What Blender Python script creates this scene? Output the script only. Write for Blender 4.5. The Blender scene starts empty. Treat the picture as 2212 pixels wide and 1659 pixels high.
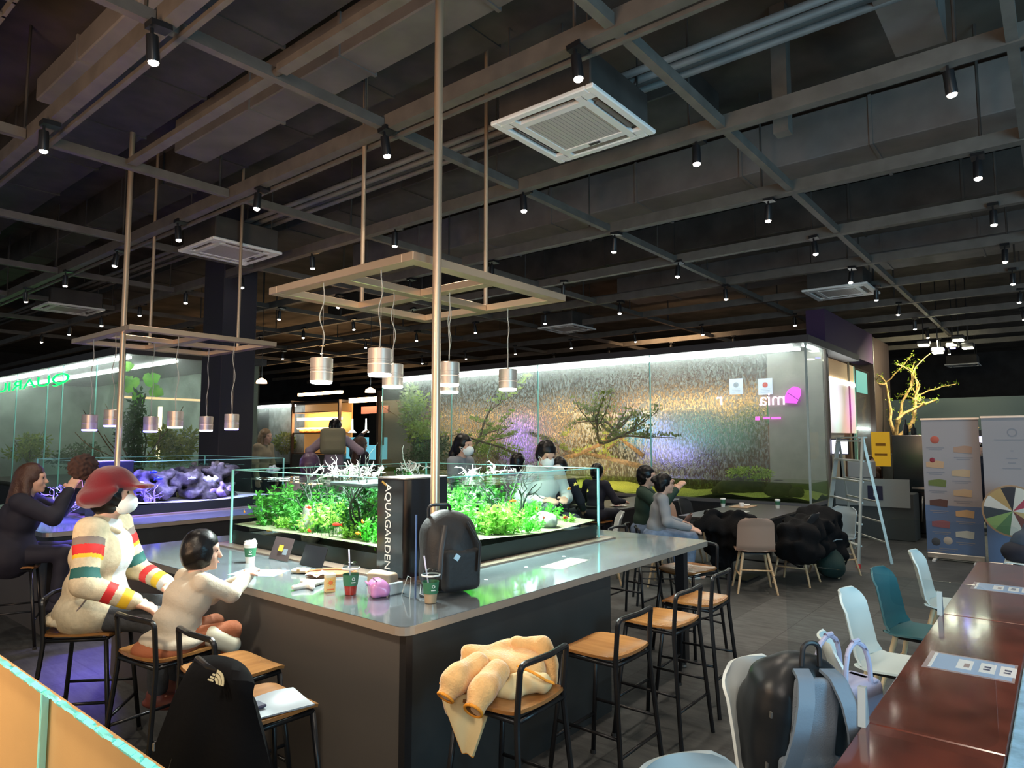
import bpy, bmesh, math, random
import numpy as np
from mathutils import Vector, Matrix, Euler
rnd = random.Random(7)
PI = math.pi
C = bpy.context.scene.collection
sc = bpy.context.scene
# ------------------------------------------------------------------ camera
YAW, PITCH, FPX, CAMH = math.radians(39.25), math.radians(4.657), 1453.0, 1.7
cam_d = bpy.data.cameras.new('camera'); cam = bpy.data.objects.new('camera', cam_d); C.objects.link(cam)
cam.location = (0, 0, CAMH); cam.rotation_euler = (PI/2 + PITCH, 0, YAW - PI/2)
cam_d.sensor_width = 36; cam_d.lens = FPX/2212*36; cam_d.clip_start = 0.02; cam_d.clip_end = 200
sc.camera = cam
FW = Vector((math.cos(YAW)*math.cos(PITCH), math.sin(YAW)*math.cos(PITCH), math.sin(PITCH)))
RT = Vector((math.sin(YAW), -math.cos(YAW), 0)); UPV = RT.cross(FW)
def ray(x, y): return FW + RT*((x-1106)/FPX) - UPV*((y-829.5)/FPX)
def at(x, y, z): d = ray(x, y); return Vector((0, 0, CAMH)) + d*((z-CAMH)/d.z)      # point of the horizontal plane z
def atX(x, y, X): d = ray(x, y); return Vector((0, 0, CAMH)) + d*(X/d.x)
def atY(x, y, Y): d = ray(x, y); return Vector((0, 0, CAMH)) + d*(Y/d.y)
def atD(x, y, k): return Vector((0, 0, CAMH)) + ray(x, y)*k
# ------------------------------------------------------------------ world, lights, exposure
w = bpy.data.worlds.new('world'); sc.world = w; w.use_nodes = True
w.node_tree.nodes['Background'].inputs[0].default_value = (0.50, 0.62, 0.70, 1)
w.node_tree.nodes['Background'].inputs[1].default_value = 0.30
def area(name, loc, to, size, power, col, sy=None):
    l = bpy.data.lights.new(name, 'AREA'); l.energy = power; l.color = col; l.size = size
    if sy: l.shape = 'RECTANGLE'; l.size_y = sy
    o = bpy.data.objects.new(name, l); C.objects.link(o); o.location = loc
    o.rotation_euler = (Vector(to)-Vector(loc)).to_track_quat('-Z', 'Y').to_euler()
    return o
area('warm_ceiling_fill', (-1.6, 3.2, 1.5), (2.0, 4.0, 4.6), 2.0, 120, (1.0, 0.62, 0.36))  # added unseen lamp, tints the left ceiling warm
area('teal_ceiling_fill', (2.0, -3.4, 1.7), (8.5, 0.8, 4.2), 2.6, 190, (0.32, 0.74, 1.0))  # added unseen lamp, brings the teal tint to the right ceiling
area('room_fill', (-2.5, -2.0, 3.2), (3.2, 3.2, 0.6), 3.0, 95, (1.0, 0.86, 0.74))  # added unseen fill lamp behind the camera
vs = sc.view_settings; vs.view_transform = 'Standard'; vs.look = 'None'; vs.gamma = 1; vs.exposure = 0.45; vs.use_curve_mapping = False
sc.cycles.transparent_max_bounces = 40; sc.cycles.max_bounces = 8; sc.cycles.sample_clamp_indirect = 4.0
sc.cycles.caustics_reflective = False; sc.cycles.caustics_refractive = False
sc.cycles.use_light_tree = True
# ------------------------------------------------------------------ materials
_m = {}
def M(name, col=(.5, .5, .5), rough=.5, metal=0.0, noise=0.0, nscale=20, bump=0.0, bscale=60, emit=None, es=1.0, spec=.5, sheen=0, col2=None, sub=0):
    if name in _m: return _m[name]
    m = bpy.data.materials.new(name); m.use_nodes = True; nt = m.node_tree; b = nt.nodes['Principled BSDF']
    b.inputs['Base Color'].default_value = (*col, 1); b.inputs['Roughness'].default_value = rough; b.inputs['Metallic'].default_value = metal
    b.inputs['Specular IOR Level'].default_value = spec
    if sheen: b.inputs['Sheen Weight'].default_value = sheen
    if sub: b.inputs['Subsurface Weight'].default_value = sub; b.inputs['Subsurface Scale'].default_value = .02
    if emit: b.inputs['Emission Color'].default_value = (*emit, 1); b.inputs['Emission Strength'].default_value = es
    tc = nt.nodes.new('ShaderNodeTexCoord')
    if noise or col2:
        n = nt.nodes.new('ShaderNodeTexNoise'); n.inputs['Scale'].default_value = nscale; n.inputs['Detail'].default_value = 5
        nt.links.new(tc.outputs['Object'], n.inputs['Vector'])
        r = nt.nodes.new('ShaderNodeValToRGB'); nt.links.new(n.outputs['Fac'], r.inputs['Fac'])
        c2 = col2 or tuple(c*(1+noise) for c in col); c1 = col if col2 else tuple(c*(1-noise) for c in col)
        r.color_ramp.elements[0].position = .35; r.color_ramp.elements[1].position = .65
        r.color_ramp.elements[0].color = (*c1, 1); r.color_ramp.elements[1].color = (*c2, 1)
        nt.links.new(r.outputs['Color'], b.inputs['Base Color'])
    if bump:
        n2 = nt.nodes.new('ShaderNodeTexNoise'); n2.inputs['Scale'].default_value = bscale; n2.inputs['Detail'].default_value = 4
        nt.links.new(tc.outputs['Object'], n2.inputs['Vector'])
        bp = nt.nodes.new('ShaderNodeBump'); bp.inputs['Strength'].default_value = bump; bp.inputs['Distance'].default_value = .01
        nt.links.new(n2.outputs['Fac'], bp.inputs['Height']); nt.links.new(bp.outputs['Normal'], b.inputs['Normal'])
    _m[name] = m; return m
def wood(name, c1, c2, scale=3, rough=.35, axis=0):
    if name in _m: return _m[name]
    m = bpy.data.materials.new(name); m.use_nodes = True; nt = m.node_tree; b = nt.nodes['Principled BSDF']
    tc = nt.nodes.new('ShaderNodeTexCoord'); mp = nt.nodes.new('ShaderNodeMapping'); s = [scale*9]*3; s[axis] = scale; mp.inputs['Scale'].default_value = s
    n = nt.nodes.new('ShaderNodeTexNoise'); n.inputs['Detail'].default_value = 6; n.inputs['Scale'].default_value = 1.5; n.inputs['Distortion'].default_value = .6
    r = nt.nodes.new('ShaderNodeValToRGB'); r.color_ramp.elements[0].position = .3; r.color_ramp.elements[1].position = .7
    r.color_ramp.elements[0].color = (*c1, 1); r.color_ramp.elements[1].color = (*c2, 1)
    nt.links.new(tc.outputs['Object'], mp.inputs['Vector']); nt.links.new(mp.outputs['Vector'], n.inputs['Vector'])
    nt.links.new(n.outputs['Fac'], r.inputs['Fac']); nt.links.new(r.outputs['Color'], b.inputs['Base Color']); b.inputs['Roughness'].default_value = rough
    _m[name] = m; return m
def glass(name, tint=(.93, .98, .96), rough=.02, gl=.12, bump=0, bscale=40):
    if name in _m: return _m[name]
    m = bpy.data.materials.new(name); m.use_nodes = True; nt = m.node_tree; nt.nodes.clear()
    o = nt.nodes.new('ShaderNodeOutputMaterial'); t = nt.nodes.new('ShaderNodeBsdfTransparent'); t.inputs[0].default_value = (*tint, 1)
    g = nt.nodes.new('ShaderNodeBsdfGlossy'); g.inputs['Roughness'].default_value = rough; g.inputs['Color'].default_value = (1, 1, 1, 1)
    f = nt.nodes.new('ShaderNodeLayerWeight'); f.inputs['Blend'].default_value = gl
    mx = nt.nodes.new('ShaderNodeMixShader'); ge_ = nt.nodes.new('ShaderNodeNewGeometry'); mt = nt.nodes.new('ShaderNodeMath'); mt.operation = 'SUBTRACT'; mt.use_clamp = True; nt.links.new(f.outputs['Fresnel'], mt.inputs[0]); nt.links.new(ge_.outputs['Backfacing'], mt.inputs[1]); nt.links.new(mt.outputs[0], mx.inputs[0]); nt.links.new(t.outputs[0], mx.inputs[1]); nt.links.new(g.outputs[0], mx.inputs[2])
    nt.links.new(mx.outputs[0], o.inputs[0])
    if bump:
        tc = nt.nodes.new('ShaderNodeTexCoord'); n = nt.nodes.new('ShaderNodeTexNoise'); n.inputs['Scale'].default_value = bscale
        bp = nt.nodes.new('ShaderNodeBump'); bp.inputs['Strength'].default_value = bump; nt.links.new(tc.outputs['Object'], n.inputs['Vector'])
        nt.links.new(n.outputs['Fac'], bp.inputs['Height']); nt.links.new(bp.outputs['Normal'], g.inputs['Normal'])
    _m[name] = m; return m
def wetglass(name, tint=(.85, .85, .8), rough=.16, sx=30, sz=15, st=1.0, haze=.25):
    m = bpy.data.materials.new(name); m.use_nodes = True; nt = m.node_tree; nt.nodes.clear()
    o = nt.nodes.new('ShaderNodeOutputMaterial'); g = nt.nodes.new('ShaderNodeBsdfRefraction'); g.inputs['IOR'].default_value = 1.18; g.inputs['Roughness'].default_value = rough; g.inputs['Color'].default_value = (*tint, 1)
    t = nt.nodes.new('ShaderNodeBsdfTransparent'); t.inputs[0].default_value = (*tint, 1)
    d = nt.nodes.new('ShaderNodeBsdfDiffuse'); d.inputs[0].default_value = (.5, .52, .5, 1)
    tc = nt.nodes.new('ShaderNodeTexCoord'); mp = nt.nodes.new('ShaderNodeMapping'); mp.inputs['Scale'].default_value = (sx, sx, sz)
    n = nt.nodes.new('ShaderNodeTexNoise'); n.inputs['Scale'].default_value = 1; n.inputs['Detail'].default_value = 6
    bp = nt.nodes.new('ShaderNodeBump'); bp.inputs['Strength'].default_value = st; bp.inputs['Distance'].default_value = .05
    r = nt.nodes.new('ShaderNodeValToRGB'); r.color_ramp.elements[0].position = .45; r.color_ramp.elements[1].position = .62
    r.color_ramp.elements[0].color = (0, 0, 0, 1); r.color_ramp.elements[1].color = (haze, haze, haze, 1)  # pale speckled haze mixed into the glass to lighten it
    nt.links.new(tc.outputs['Object'], mp.inputs['Vector']); nt.links.new(mp.outputs['Vector'], n.inputs['Vector'])
    nt.links.new(n.outputs['Fac'], bp.inputs['Height']); nt.links.new(bp.outputs['Normal'], g.inputs['Normal']); nt.links.new(n.outputs['Fac'], r.inputs['Fac'])
    m1 = nt.nodes.new('ShaderNodeMixShader'); m1.inputs[0].default_value = .88; nt.links.new(t.outputs[0], m1.inputs[1]); nt.links.new(g.outputs[0], m1.inputs[2])
    m2 = nt.nodes.new('ShaderNodeMixShader'); nt.links.new(r.outputs['Color'], m2.inputs[0]); nt.links.new(m1.outputs[0], m2.inputs[1]); nt.links.new(d.outputs[0], m2.inputs[2])
    nt.links.new(m2.outputs[0], o.inputs[0]); _m[name] = m; return m
def leafm(name, c1, c2, ns=8):
    if name in _m: return _m[name]
    m = M(name, c1, .55, col2=c2, nscale=ns); nt = m.node_tree; b = nt.nodes['Principled BSDF']
    o = nt.nodes['Material Output']; tr = nt.nodes.new('ShaderNodeBsdfTranslucent'); mx = nt.nodes.new('ShaderNodeMixShader'); mx.inputs[0].default_value = .35
    nt.links.new(b.inputs['Base Color'].links[0].from_socket, tr.inputs[0])
    nt.links.new(b.outputs[0], mx.inputs[1]); nt.links.new(tr.outputs[0], mx.inputs[2]); nt.links.new(mx.outputs[0], o.inputs[0]); return m
def emit(name, col, s): return M(name, (0.02, 0.02, 0.02), .6, emit=col, es=s)
# ------------------------------------------------------------------ geometry helpers
def tag(o, label=None, cat=None, group=None, kind=None):
    if label: o['label'] = label
    if cat: o['category'] = cat
    if group: o['group'] = group
    if kind: o['kind'] = kind
    return o
def E(name, label, cat, loc=(0, 0, 0), rz=0, group=None):
    o = bpy.data.objects.new(name, None); C.objects.link(o); o.location = loc; o.rotation_euler = (0, 0, rz); o.empty_display_size = .1
    return tag(o, label, cat, group)
LAST = [None]
def link(name, me, mat, parent=None, smooth=False):
    o = bpy.data.objects.new(name, me); C.objects.link(o); LAST[0] = o
    for m in (mat if isinstance(mat, (list, tuple)) else [mat]): me.materials.append(m)
    if smooth:
        me.polygons.foreach_set('use_smooth', [True]*len(me.polygons))
    if parent: o.parent = parent
    return o
class MB:
    def __init__(s): s.v = []; s.f = []; s.mi = []
    def add(s, vs, fs, m=0):
        n = len(s.v); s.v += [tuple(v) for v in vs]; s.f += [tuple(i+n for i in f) for f in fs]; s.mi += [m]*len(fs); return s
    def box(s, c, size, rot=None, m=0, bev=0):
        hx, hy, hz = [a/2 for a in size]; c = Vector(c)
        if bev > 0:
            b = min(bev, hx*.9, hy*.9, hz*.9); vs = []; fs = []
            pts = {}
            for i in (-1, 1):
                for j in (-1, 1):
                    for k in (-1, 1):
                        for ax in range(3):
                            p = [i*(hx-b), j*(hy-b), k*(hz-b)]; p[ax] += (i, j, k)[ax]*b
                            pts[(i, j, k, ax)] = len(vs); vs.append(Vector(p))
            q = lambda *a: pts[a]
            for sg in (-1, 1):
                for ax in range(3):
                    o = [a for a in range(3) if a != ax]; cyc = [(-1, -1), (1, -1), (1, 1), (-1, 1)]; f = []
                    for (u, v) in cyc:
                        t = [0, 0, 0]; t[ax] = sg; t[o[0]] = u; t[o[1]] = v; f.append(q(*t, ax))
                    fs.append(f if (sg > 0) != (ax == 1) else f[::-1])
            for ax in range(3):
                o = [a for a in range(3) if a != ax]
                for u in (-1, 1):
                    for v in (-1, 1):
                        t0 = [0]*3; t1 = [0]*3; t0[ax] = -1; t1[ax] = 1; t0[o[0]] = t1[o[0]] = u; t0[o[1]] = t1[o[1]] = v
                        fs.append([q(*t0, o[0]), q(*t1, o[0]), q(*t1, o[1]), q(*t0, o[1])])
            for i in (-1, 1):
                for j in (-1, 1):
                    for k in (-1, 1): fs.append([q(i, j, k, 0), q(i, j, k, 1), q(i, j, k, 2)])
        else:
            vs = [Vector((x, y, z)) for x in (-hx, hx) for y in (-hy, hy) for z in (-hz, hz)]
            fs = [(0, 1, 3, 2), (4, 6, 7, 5), (0, 4, 5, 1), (2, 3, 7, 6), (0, 2, 6, 4), (1, 5, 7, 3)]
        if rot is not None:
            R = rot if isinstance(rot, Matrix) else Euler(rot).to_matrix(); vs = [R @ v for v in vs]
        return s.add([v+c for v in vs], fs, m)
    def bx(s, a, b, m=0, bev=0): return s.box([(p+q)/2 for p, q in zip(a, b)], [abs(q-p) for p, q in zip(a, b)], None, m, bev)
    def bar(s, p, q, w, h=None, m=0):
        p = Vector(p); q = Vector(q); h = h or w; d = (q-p); L = d.length
        R = d.to_track_quat('X', 'Z').to_matrix(); return s.box((p+q)/2, (L, w, h), R, m)
    def tube(s, pts, r, n=10, m=0, cap=True, flat=None):
        pts = [Vector(p) for p in pts]; rs = r if isinstance(r, (list, tuple)) else [r]*len(pts); vs = []; fs = []; up = None
        for i, p in enumerate(pts):
            t = (pts[min(i+1, len(pts)-1)]-pts[max(i-1, 0)]).normalized()
            if up is None:
                up = Vector((0, 0, 1)) if abs(t.z) < .9 else Vector((1, 0, 0))
            a = up.cross(t); a = a.normalized() if a.length > 1e-5 else Vector((1, 0, 0)); b = t.cross(a).normalized(); up = b
            fl = flat or 1
            for k in range(n): th = 2*PI*k/n; vs.append(p + a*math.cos(th)*rs[i] + b*math.sin(th)*rs[i]*fl)
        for i in range(len(pts)-1):
            for k in range(n): k2 = (k+1) % n; fs.append((i*n+k, i*n+k2, (i+1)*n+k2, (i+1)*n+k))
        if cap: fs.append(tuple(range(n))[::-1]); fs.append(tuple(range((len(pts)-1)*n, len(pts)*n)))
        return s.add(vs, fs, m)
    def lathe(s, prof, c=(0, 0, 0), n=24, m=0, caps=True):
        vs = []; fs = []; c = Vector(c)
        for (r, z) in prof:
            for k in range(n): th = 2*PI*k/n; vs.append(c+Vector((r*math.cos(th), r*math.sin(th), z)))
        for i in range(len(prof)-1):
            for k in range(n): k2 = (k+1) % n; fs.append((i*n+k, i*n+k2, (i+1)*n+k2, (i+1)*n+k))
        if caps: fs.append(tuple(range(n))[::-1]); fs.append(tuple(range((len(prof)-1)*n, len(prof)*n)))
        return s.add(vs, fs, m)
    def prism(s, poly, axis, a, b, m=0):
        def mk(p, t): q = [0, 0, 0]; o = [i for i in range(3) if i != axis]; q[o[0]] = p[0]; q[o[1]] = p[1]; q[axis] = t; return q
        n = len(poly); vs = [mk(p, a) for p in poly]+[mk(p, b) for p in poly]
        fs = [tuple(range(n))[::-1], tuple(range(n, 2*n))]+[(i, (i+1) % n, n+(i+1) % n, n+i) for i in range(n)]
        return s.add(vs, fs, m)
    def build(s, name, mat, parent=None, smooth=False):
        me = bpy.data.meshes.new(name); me.from_pydata(s.v, [], s.f); me.update()
        bm = bmesh.new(); bm.from_mesh(me); bmesh.ops.recalc_face_normals(bm, faces=bm.faces); 
        if smooth:
            for e in bm.edges:
                if len(e.link_faces) == 2 and e.calc_face_angle(0) > .7: e.smooth = False
        bm.to_mesh(me); bm.free()
        o = link(name, me, mat, parent, smooth)
        if len(me.materials) > 1: me.polygons.foreach_set('material_index', s.mi)
        return o
def arc(p0, p1, p2, n=6):                                   # quadratic bend
    p0, p1, p2 = Vector(p0), Vector(p1), Vector(p2); return [p0*(1-t)**2+p1*2*t*(1-t)+p2*t*t for t in [i/n for i in range(n+1)]]
def bend(pts, r=.04, n=5):                                  # polyline with rounded corners
    pts = [Vector(p) for p in pts]; out = [pts[0]]
    for i in range(1, len(pts)-1):
        a = pts[i]+(pts[i-1]-pts[i]).normalized()*r; b = pts[i]+(pts[i+1]-pts[i]).normalized()*r; out += arc(a, pts[i], b, n)
    return out+[pts[-1]]
def kids(o): return [c for c in C.objects if c.parent == o]
def copy_tree(o, parent=None):
    c = o.copy(); C.objects.link(c)
    if parent: c.parent = parent
    for ch in list(o.children): copy_tree(ch, c)
    return c
# ---- soft solids: smooth union of round cones / ellipsoids / boxes, meshed by surface nets
def blob(prims, vox, k=.02, neg=(), noise=None, fn=None):
    lo = np.array([1e9]*3); hi = -lo
    def bb(p):
        if p[0] == 'c': a = np.array([p[1], p[3]]); r = max(p[2], p[4]); return a.min(0)-r, a.max(0)+r
        r = max(p[2]) if p[0] == 'e' else float(np.linalg.norm(p[2])); a = np.array(p[1]); return a-r, a+r
    for p in prims: a, b = bb(p); lo = np.minimum(lo, a); hi = np.maximum(hi, b)
    lo -= 3*vox+k*.5; hi += 3*vox+k*.5; n = np.ceil((hi-lo)/vox).astype(int)+1
    D = np.full(n, 1.0, np.float32)
    ax = [lo[i]+vox*np.arange(n[i]) for i in range(3)]
    def ev(p, sl):
        X, Y, Z = np.meshgrid(ax[0][sl[0]], ax[1][sl[1]], ax[2][sl[2]], indexing='ij', sparse=True)
        if p[0] == 'c':
            a = np.array(p[1], float); d = np.array(p[3], float)-a; L = float(d@d) or 1e-9
            t = np.clip(((X-a[0])*d[0]+(Y-a[1])*d[1]+(Z-a[2])*d[2])/L, 0, 1)
            return np.sqrt((X-a[0]-t*d[0])**2+(Y-a[1]-t*d[1])**2+(Z-a[2]-t*d[2])**2)-(p[2]+(p[4]-p[2])*t)
        c = p[1]; R = p[3] if len(p) > 3 and p[3] is not None else None
        x, y, z = X-c[0], Y-c[1], Z-c[2]
        if R is not None:
            R = np.array(R.to_matrix() if isinstance(R, Euler) else R)
            x, y, z = R[0][0]*x+R[1][0]*y+R[2][0]*z, R[0][1]*x+R[1][1]*y+R[2][1]*z, R[0][2]*x+R[1][2]*y+R[2][2]*z
        s = p[2]
        if p[0] == 'e':
            k0 = np.sqrt((x/s[0])**2+(y/s[1])**2+(z/s[2])**2); k1 = np.sqrt((x/s[0]**2)**2+(y/s[1]**2)**2+(z/s[2]**2)**2)+1e-9
            return k0*(k0-1)/k1
        rr = p[4] if len(p) > 4 else .02
        qx, qy, qz = np.abs(x)-s[0]+rr, np.abs(y)-s[1]+rr, np.abs(z)-s[2]+rr
        return np.sqrt(np.maximum(qx, 0)**2+np.maximum(qy, 0)**2+np.maximum(qz, 0)**2)+np.minimum(np.maximum(np.maximum(qx, qy), qz), 0)-rr
    def sl_of(p, mg):
        a, b = bb(p); i0 = np.maximum(((a-mg-lo)/vox).astype(int), 0); i1 = np.minimum(((b+mg-lo)/vox).astype(int)+2, n); return tuple(slice(x, y) for x, y in zip(i0, i1))
    for p in prims:
        sl = sl_of(p, k+2*vox); d = ev(p, sl); o = D[sl]; h = np.clip(.5+.5*(o-d)/k, 0, 1); D[sl] = o+(d-o)*h-k*h*(1-h)
    for p in neg:
        sl = sl_of(p, 2*vox); D[sl] = np.maximum(D[sl], -ev(p, sl))
    if noise:
        amp, fr = noise; X, Y, Z = np.meshgrid(*ax, indexing='ij', sparse=True)
        D = D+amp*(np.sin(X*fr+1.3*np.sin(Y*fr*.7+1))*np.cos(Y*fr*.9+np.sin(Z*fr*.6))+np.sin(Z*fr*1.1+2*np.sin(X*fr*.5)))*.5
    if fn: X, Y, Z = np.meshgrid(*ax, indexing='ij', sparse=True); D = fn(D, X, Y, Z)
    S = D < 0; A = np.zeros(np.array(D.shape)-1, np.int8)
    for i in (0, 1):
        for j in (0, 1):
            for l in (0, 1): A += S[i:S.shape[0]-1+i, j:S.shape[1]-1+j, l:S.shape[2]-1+l]
    act = (A > 0) & (A < 8); idx = np.argwhere(act); vid = np.full(act.shape, -1, np.int64); vid[act] = np.arange(len(idx))
    acc = np.zeros((len(idx), 3)); cnt = np.zeros(len(idx))
    cor = [(i, j, l) for i in (0, 1) for j in (0, 1) for l in (0, 1)]
    val = {c: D[idx[:, 0]+c[0], idx[:, 1]+c[1], idx[:, 2]+c[2]] for c in cor}
    for c in cor:
        for a in range(3):
            if c[a] == 0:
                e = list(c); e[a] = 1; e = tuple(e); va, vb = val[c], val[e]; x = (va < 0) != (vb < 0); t = np.where(x, va/(va-vb+1e-12), 0)
                q = np.tile(np.array(c, float), (len(idx), 1)); q[:, a] = t; acc[x] += q[x]; cnt[x] += 1
    V = lo+(idx+acc/np.maximum(cnt, 1)[:, None])*vox; F = []
    for a in range(3):
        b, c = (a+1) % 3, (a+2) % 3
        s0 = [slice(None)]*3; s1 = [slice(None)]*3; s0[a] = slice(0, -1); s1[a] = slice(1, None)
        x = S[tuple(s0)] != S[tuple(s1)]; ed = np.argwhere(x)
        ed = ed[(ed[:, b] > 0) & (ed[:, c] > 0)]
        if not len(ed): continue
        inv = S[ed[:, 0], ed[:, 1], ed[:, 2]]
        def g(db, dc): e = ed.copy(); e[:, b] -= db; e[:, c] -= dc; return vid[e[:, 0], e[:, 1], e[:, 2]]
        q = np.stack([g(1, 1), g(0, 1), g(0, 0), g(1, 0)], 1); q[~inv] = q[~inv][:, ::-1]; F.append(q)
    F = np.concatenate(F); return V, F
def solid(name, prims, mat, parent=None, vox=.01, k=.02, neg=(), noise=None, matfn=None, fn=None):
    V, F = blob(prims, vox, k, neg, noise, fn)
    me = bpy.data.meshes.new(name); me.vertices.add(len(V)); me.vertices.foreach_set('co', V.astype(np.float32).ravel())
    me.loops.add(len(F)*4); me.loops.foreach_set('vertex_index', F.astype(np.int32).ravel())
    me.polygons.add(len(F)); me.polygons.foreach_set('loop_start', np.arange(0, len(F)*4, 4, dtype=np.int32)); me.update(calc_edges=True); me.validate()
    o = link(name, me, mat, parent, True)
    if matfn:
        cc = V[F].mean(1); me.polygons.foreach_set('material_index', [int(i) for i in matfn(cc)])
    return o
def text(name, s, size, mat, loc, rot, parent=None, depth=.001, mirror=False, sx=1):
    c = bpy.data.curves.new(name, 'FONT'); c.body = s; c.size = size; c.extrude = depth; c.align_x = 'CENTER'; c.align_y = 'CENTER'
    t = bpy.data.objects.new(name, c); C.objects.link(t); bpy.context.view_layer.update()
    me = bpy.data.meshes.new_from_object(t); bpy.data.objects.remove(t)
    me.transform(Matrix.Diagonal((-sx if mirror else sx, 1, 1, 1)))
    if mirror: me.flip_normals()
    o = link(name, me, mat, parent); o.location = loc
    o.rotation_euler = rot.to_euler() if isinstance(rot, Matrix) else rot
    return o
# ------------------------------------------------------------------ common materials
steel = M('brushed_steel', (.50, .47, .43), .32, .9, bump=.05, bscale=200)
brass = M('warm_steel', (.66, .48, .33), .34, .7)
black = M('black_paint', (.012, .012, .014), .4)
blackm = M('black_metal', (.014, .014, .016), .32, .3)
beam_m = M('beam_paint', (.105, .09, .078), .55, noise=.15, nscale=6)
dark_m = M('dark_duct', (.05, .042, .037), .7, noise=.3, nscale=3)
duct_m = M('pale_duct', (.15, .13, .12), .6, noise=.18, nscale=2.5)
slab_m = M('slab', (.075, .058, .046), .9, noise=.4, nscale=1.5)
white_p = M('white_plastic', (.88, .86, .84), .35)
lens_m = emit('lamp_lens', (1, .88, .74), 30)
seat_w = wood('seat_wood', (.20, .080, .022), (.31, .14, .042), 1.1, .24)
pale_w = wood('pale_wood', (.55, .36, .19), (.70, .50, .30), 3, .4, 2)
# ------------------------------------------------------------------ floor, ceiling, walls
fl_m = bpy.data.materials.new('floor_carpet'); fl_m.use_nodes = True
nt = fl_m.node_tree; b = nt.nodes['Principled BSDF']; tc = nt.nodes.new('ShaderNodeTexCoord')
mp = nt.nodes.new('ShaderNodeMapping'); mp.inputs['Scale'].default_value = (9, 1.6, 1); n1 = nt.nodes.new('ShaderNodeTexNoise'); n1.inputs['Scale'].default_value = 2.2; n1.inputs['Detail'].default_value = 8; n1.inputs['Roughness'].default_value = .7
br = nt.nodes.new('ShaderNodeTexBrick'); br.inputs['Scale'].default_value = 1; br.inputs['Color1'].default_value = (.7, .7, .7, 1); br.inputs['Color2'].default_value = (1.35, 1.35, 1.35, 1); br.inputs['Mortar'].default_value = (.6, .6, .6, 1)
br.inputs['Brick Width'].default_value = 1.0; br.inputs['Row Height'].default_value = .5; br.inputs['Mortar Size'].default_value = .004
r = nt.nodes.new('ShaderNodeValToRGB'); r.color_ramp.elements[0].position = .3; r.color_ramp.elements[0].color = (.030, .031, .031, 1); r.color_ramp.elements[1].position = .75; r.color_ramp.elements[1].color = (.095, .096, .094, 1)
mu = nt.nodes.new('ShaderNodeMix'); mu.data_type = 'RGBA'; mu.blend_type = 'MULTIPLY'; mu.inputs[0].default_value = 1
nt.links.new(tc.outputs['Object'], mp.inputs[0]); nt.links.new(mp.outputs[0], n1.inputs[0]); nt.links.new(n1.outputs['Fac'], r.inputs[0]); nt.links.new(tc.outputs['Object'], br.inputs[0])
nt.links.new(r.outputs[0], mu.inputs[6]); nt.links.new(br.outputs[0], mu.inputs[7]); nt.links.new(mu.outputs[2], b.inputs['Base Color']); b.inputs['Roughness'].default_value = .62
tag(MB().bx((-3, -4, -.1), (34, 34, 0)).build('floor', fl_m), 'dark grey carpet tile floor with pale streaks', kind='structure')
wallm = M('dark_wall', (.03, .03, .034), .8, noise=.3, nscale=2)
tag(MB().bx((34, -4, 0), (34.2, 34, 5.3)).build('wall_right', wallm), kind='structure')
tag(MB().bx((-3, 34, 0), (34.2, 34.2, 5.3)).build('wall_left', wallm), kind='structure')
ceil = MB().bx((-3, -4, 5.3), (34, 34, 5.5)).build('ceiling', slab_m); tag(ceil, 'dark exposed ceiling with beams, ducts and pipes', kind='structure')
BX = [1.66, 3.40, 5.10, 6.85, 8.65, 10.4, 12.15, 13.9, 15.7, 17.4, 19.2, 21]
for i, x in enumerate(BX):
    m = MB(); y0, y1 = -3.5, (33 if i < 7 else 26)
    m.bx((x-.045, y0, 4.15), (x+.045, y1, 4.17)); m.bx((x-.045, y0, 4.17), (x-.03, y1, 4.25)); m.bx((x-.045, y0, 4.25), (x+.045, y1, 4.27))
    if i in (0, 1): m.bx((x+.085, y0, 4.135), (x+.12, y1, 4.165))
    m.build('beam', beam_m, ceil)
PY = [-1.9, .12, 1.98, 4.08, 6.5, 9.0, 11.5, 14, 16.5, 19]
for j, y in enumerate(PY):
    for i, x in enumerate(BX[:-1]):
        if y > 9 and i > 7: continue
        o = MB().bx((x+.05, y-.032, 4.16), (BX[i+1]-.05, y+.032, 4.24)).build('cross_beam', beam_m, ceil)
    MB().bx((-2.5, y-.032, 4.16), (BX[0]-.05, y+.032, 4.24)).build('cross_beam', beam_m, ceil)
# ducts along the room
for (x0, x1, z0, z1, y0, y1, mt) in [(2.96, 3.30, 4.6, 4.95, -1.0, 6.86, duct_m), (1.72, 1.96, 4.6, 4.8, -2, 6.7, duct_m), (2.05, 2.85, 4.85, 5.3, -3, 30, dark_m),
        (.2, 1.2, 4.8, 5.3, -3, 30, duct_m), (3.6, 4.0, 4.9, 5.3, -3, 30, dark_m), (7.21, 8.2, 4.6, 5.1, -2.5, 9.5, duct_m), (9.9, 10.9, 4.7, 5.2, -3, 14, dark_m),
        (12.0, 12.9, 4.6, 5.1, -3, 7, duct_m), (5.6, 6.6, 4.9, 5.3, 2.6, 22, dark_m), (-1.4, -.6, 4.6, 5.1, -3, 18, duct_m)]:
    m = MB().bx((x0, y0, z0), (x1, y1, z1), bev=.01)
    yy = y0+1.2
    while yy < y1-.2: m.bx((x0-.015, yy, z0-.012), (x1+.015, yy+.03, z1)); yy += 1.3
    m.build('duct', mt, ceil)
MB().bx((2.5, .51, 4.6), (5.66, .84, 4.95)).build('duct', duct_m, ceil)
for (x, z, rr) in [(4.5, 4.55, .03), (4.62, 4.55, .03), (4.74, 4.6, .04), (4.9, 4.62, .03), (6.2, 4.7, .05), (11.3, 4.5, .03)]:
    MB().tube([(x, -3, z), (x, 28, z)], rr, 8).build('pipe', duct_m if rr < .04 else dark_m, ceil, True)
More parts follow.
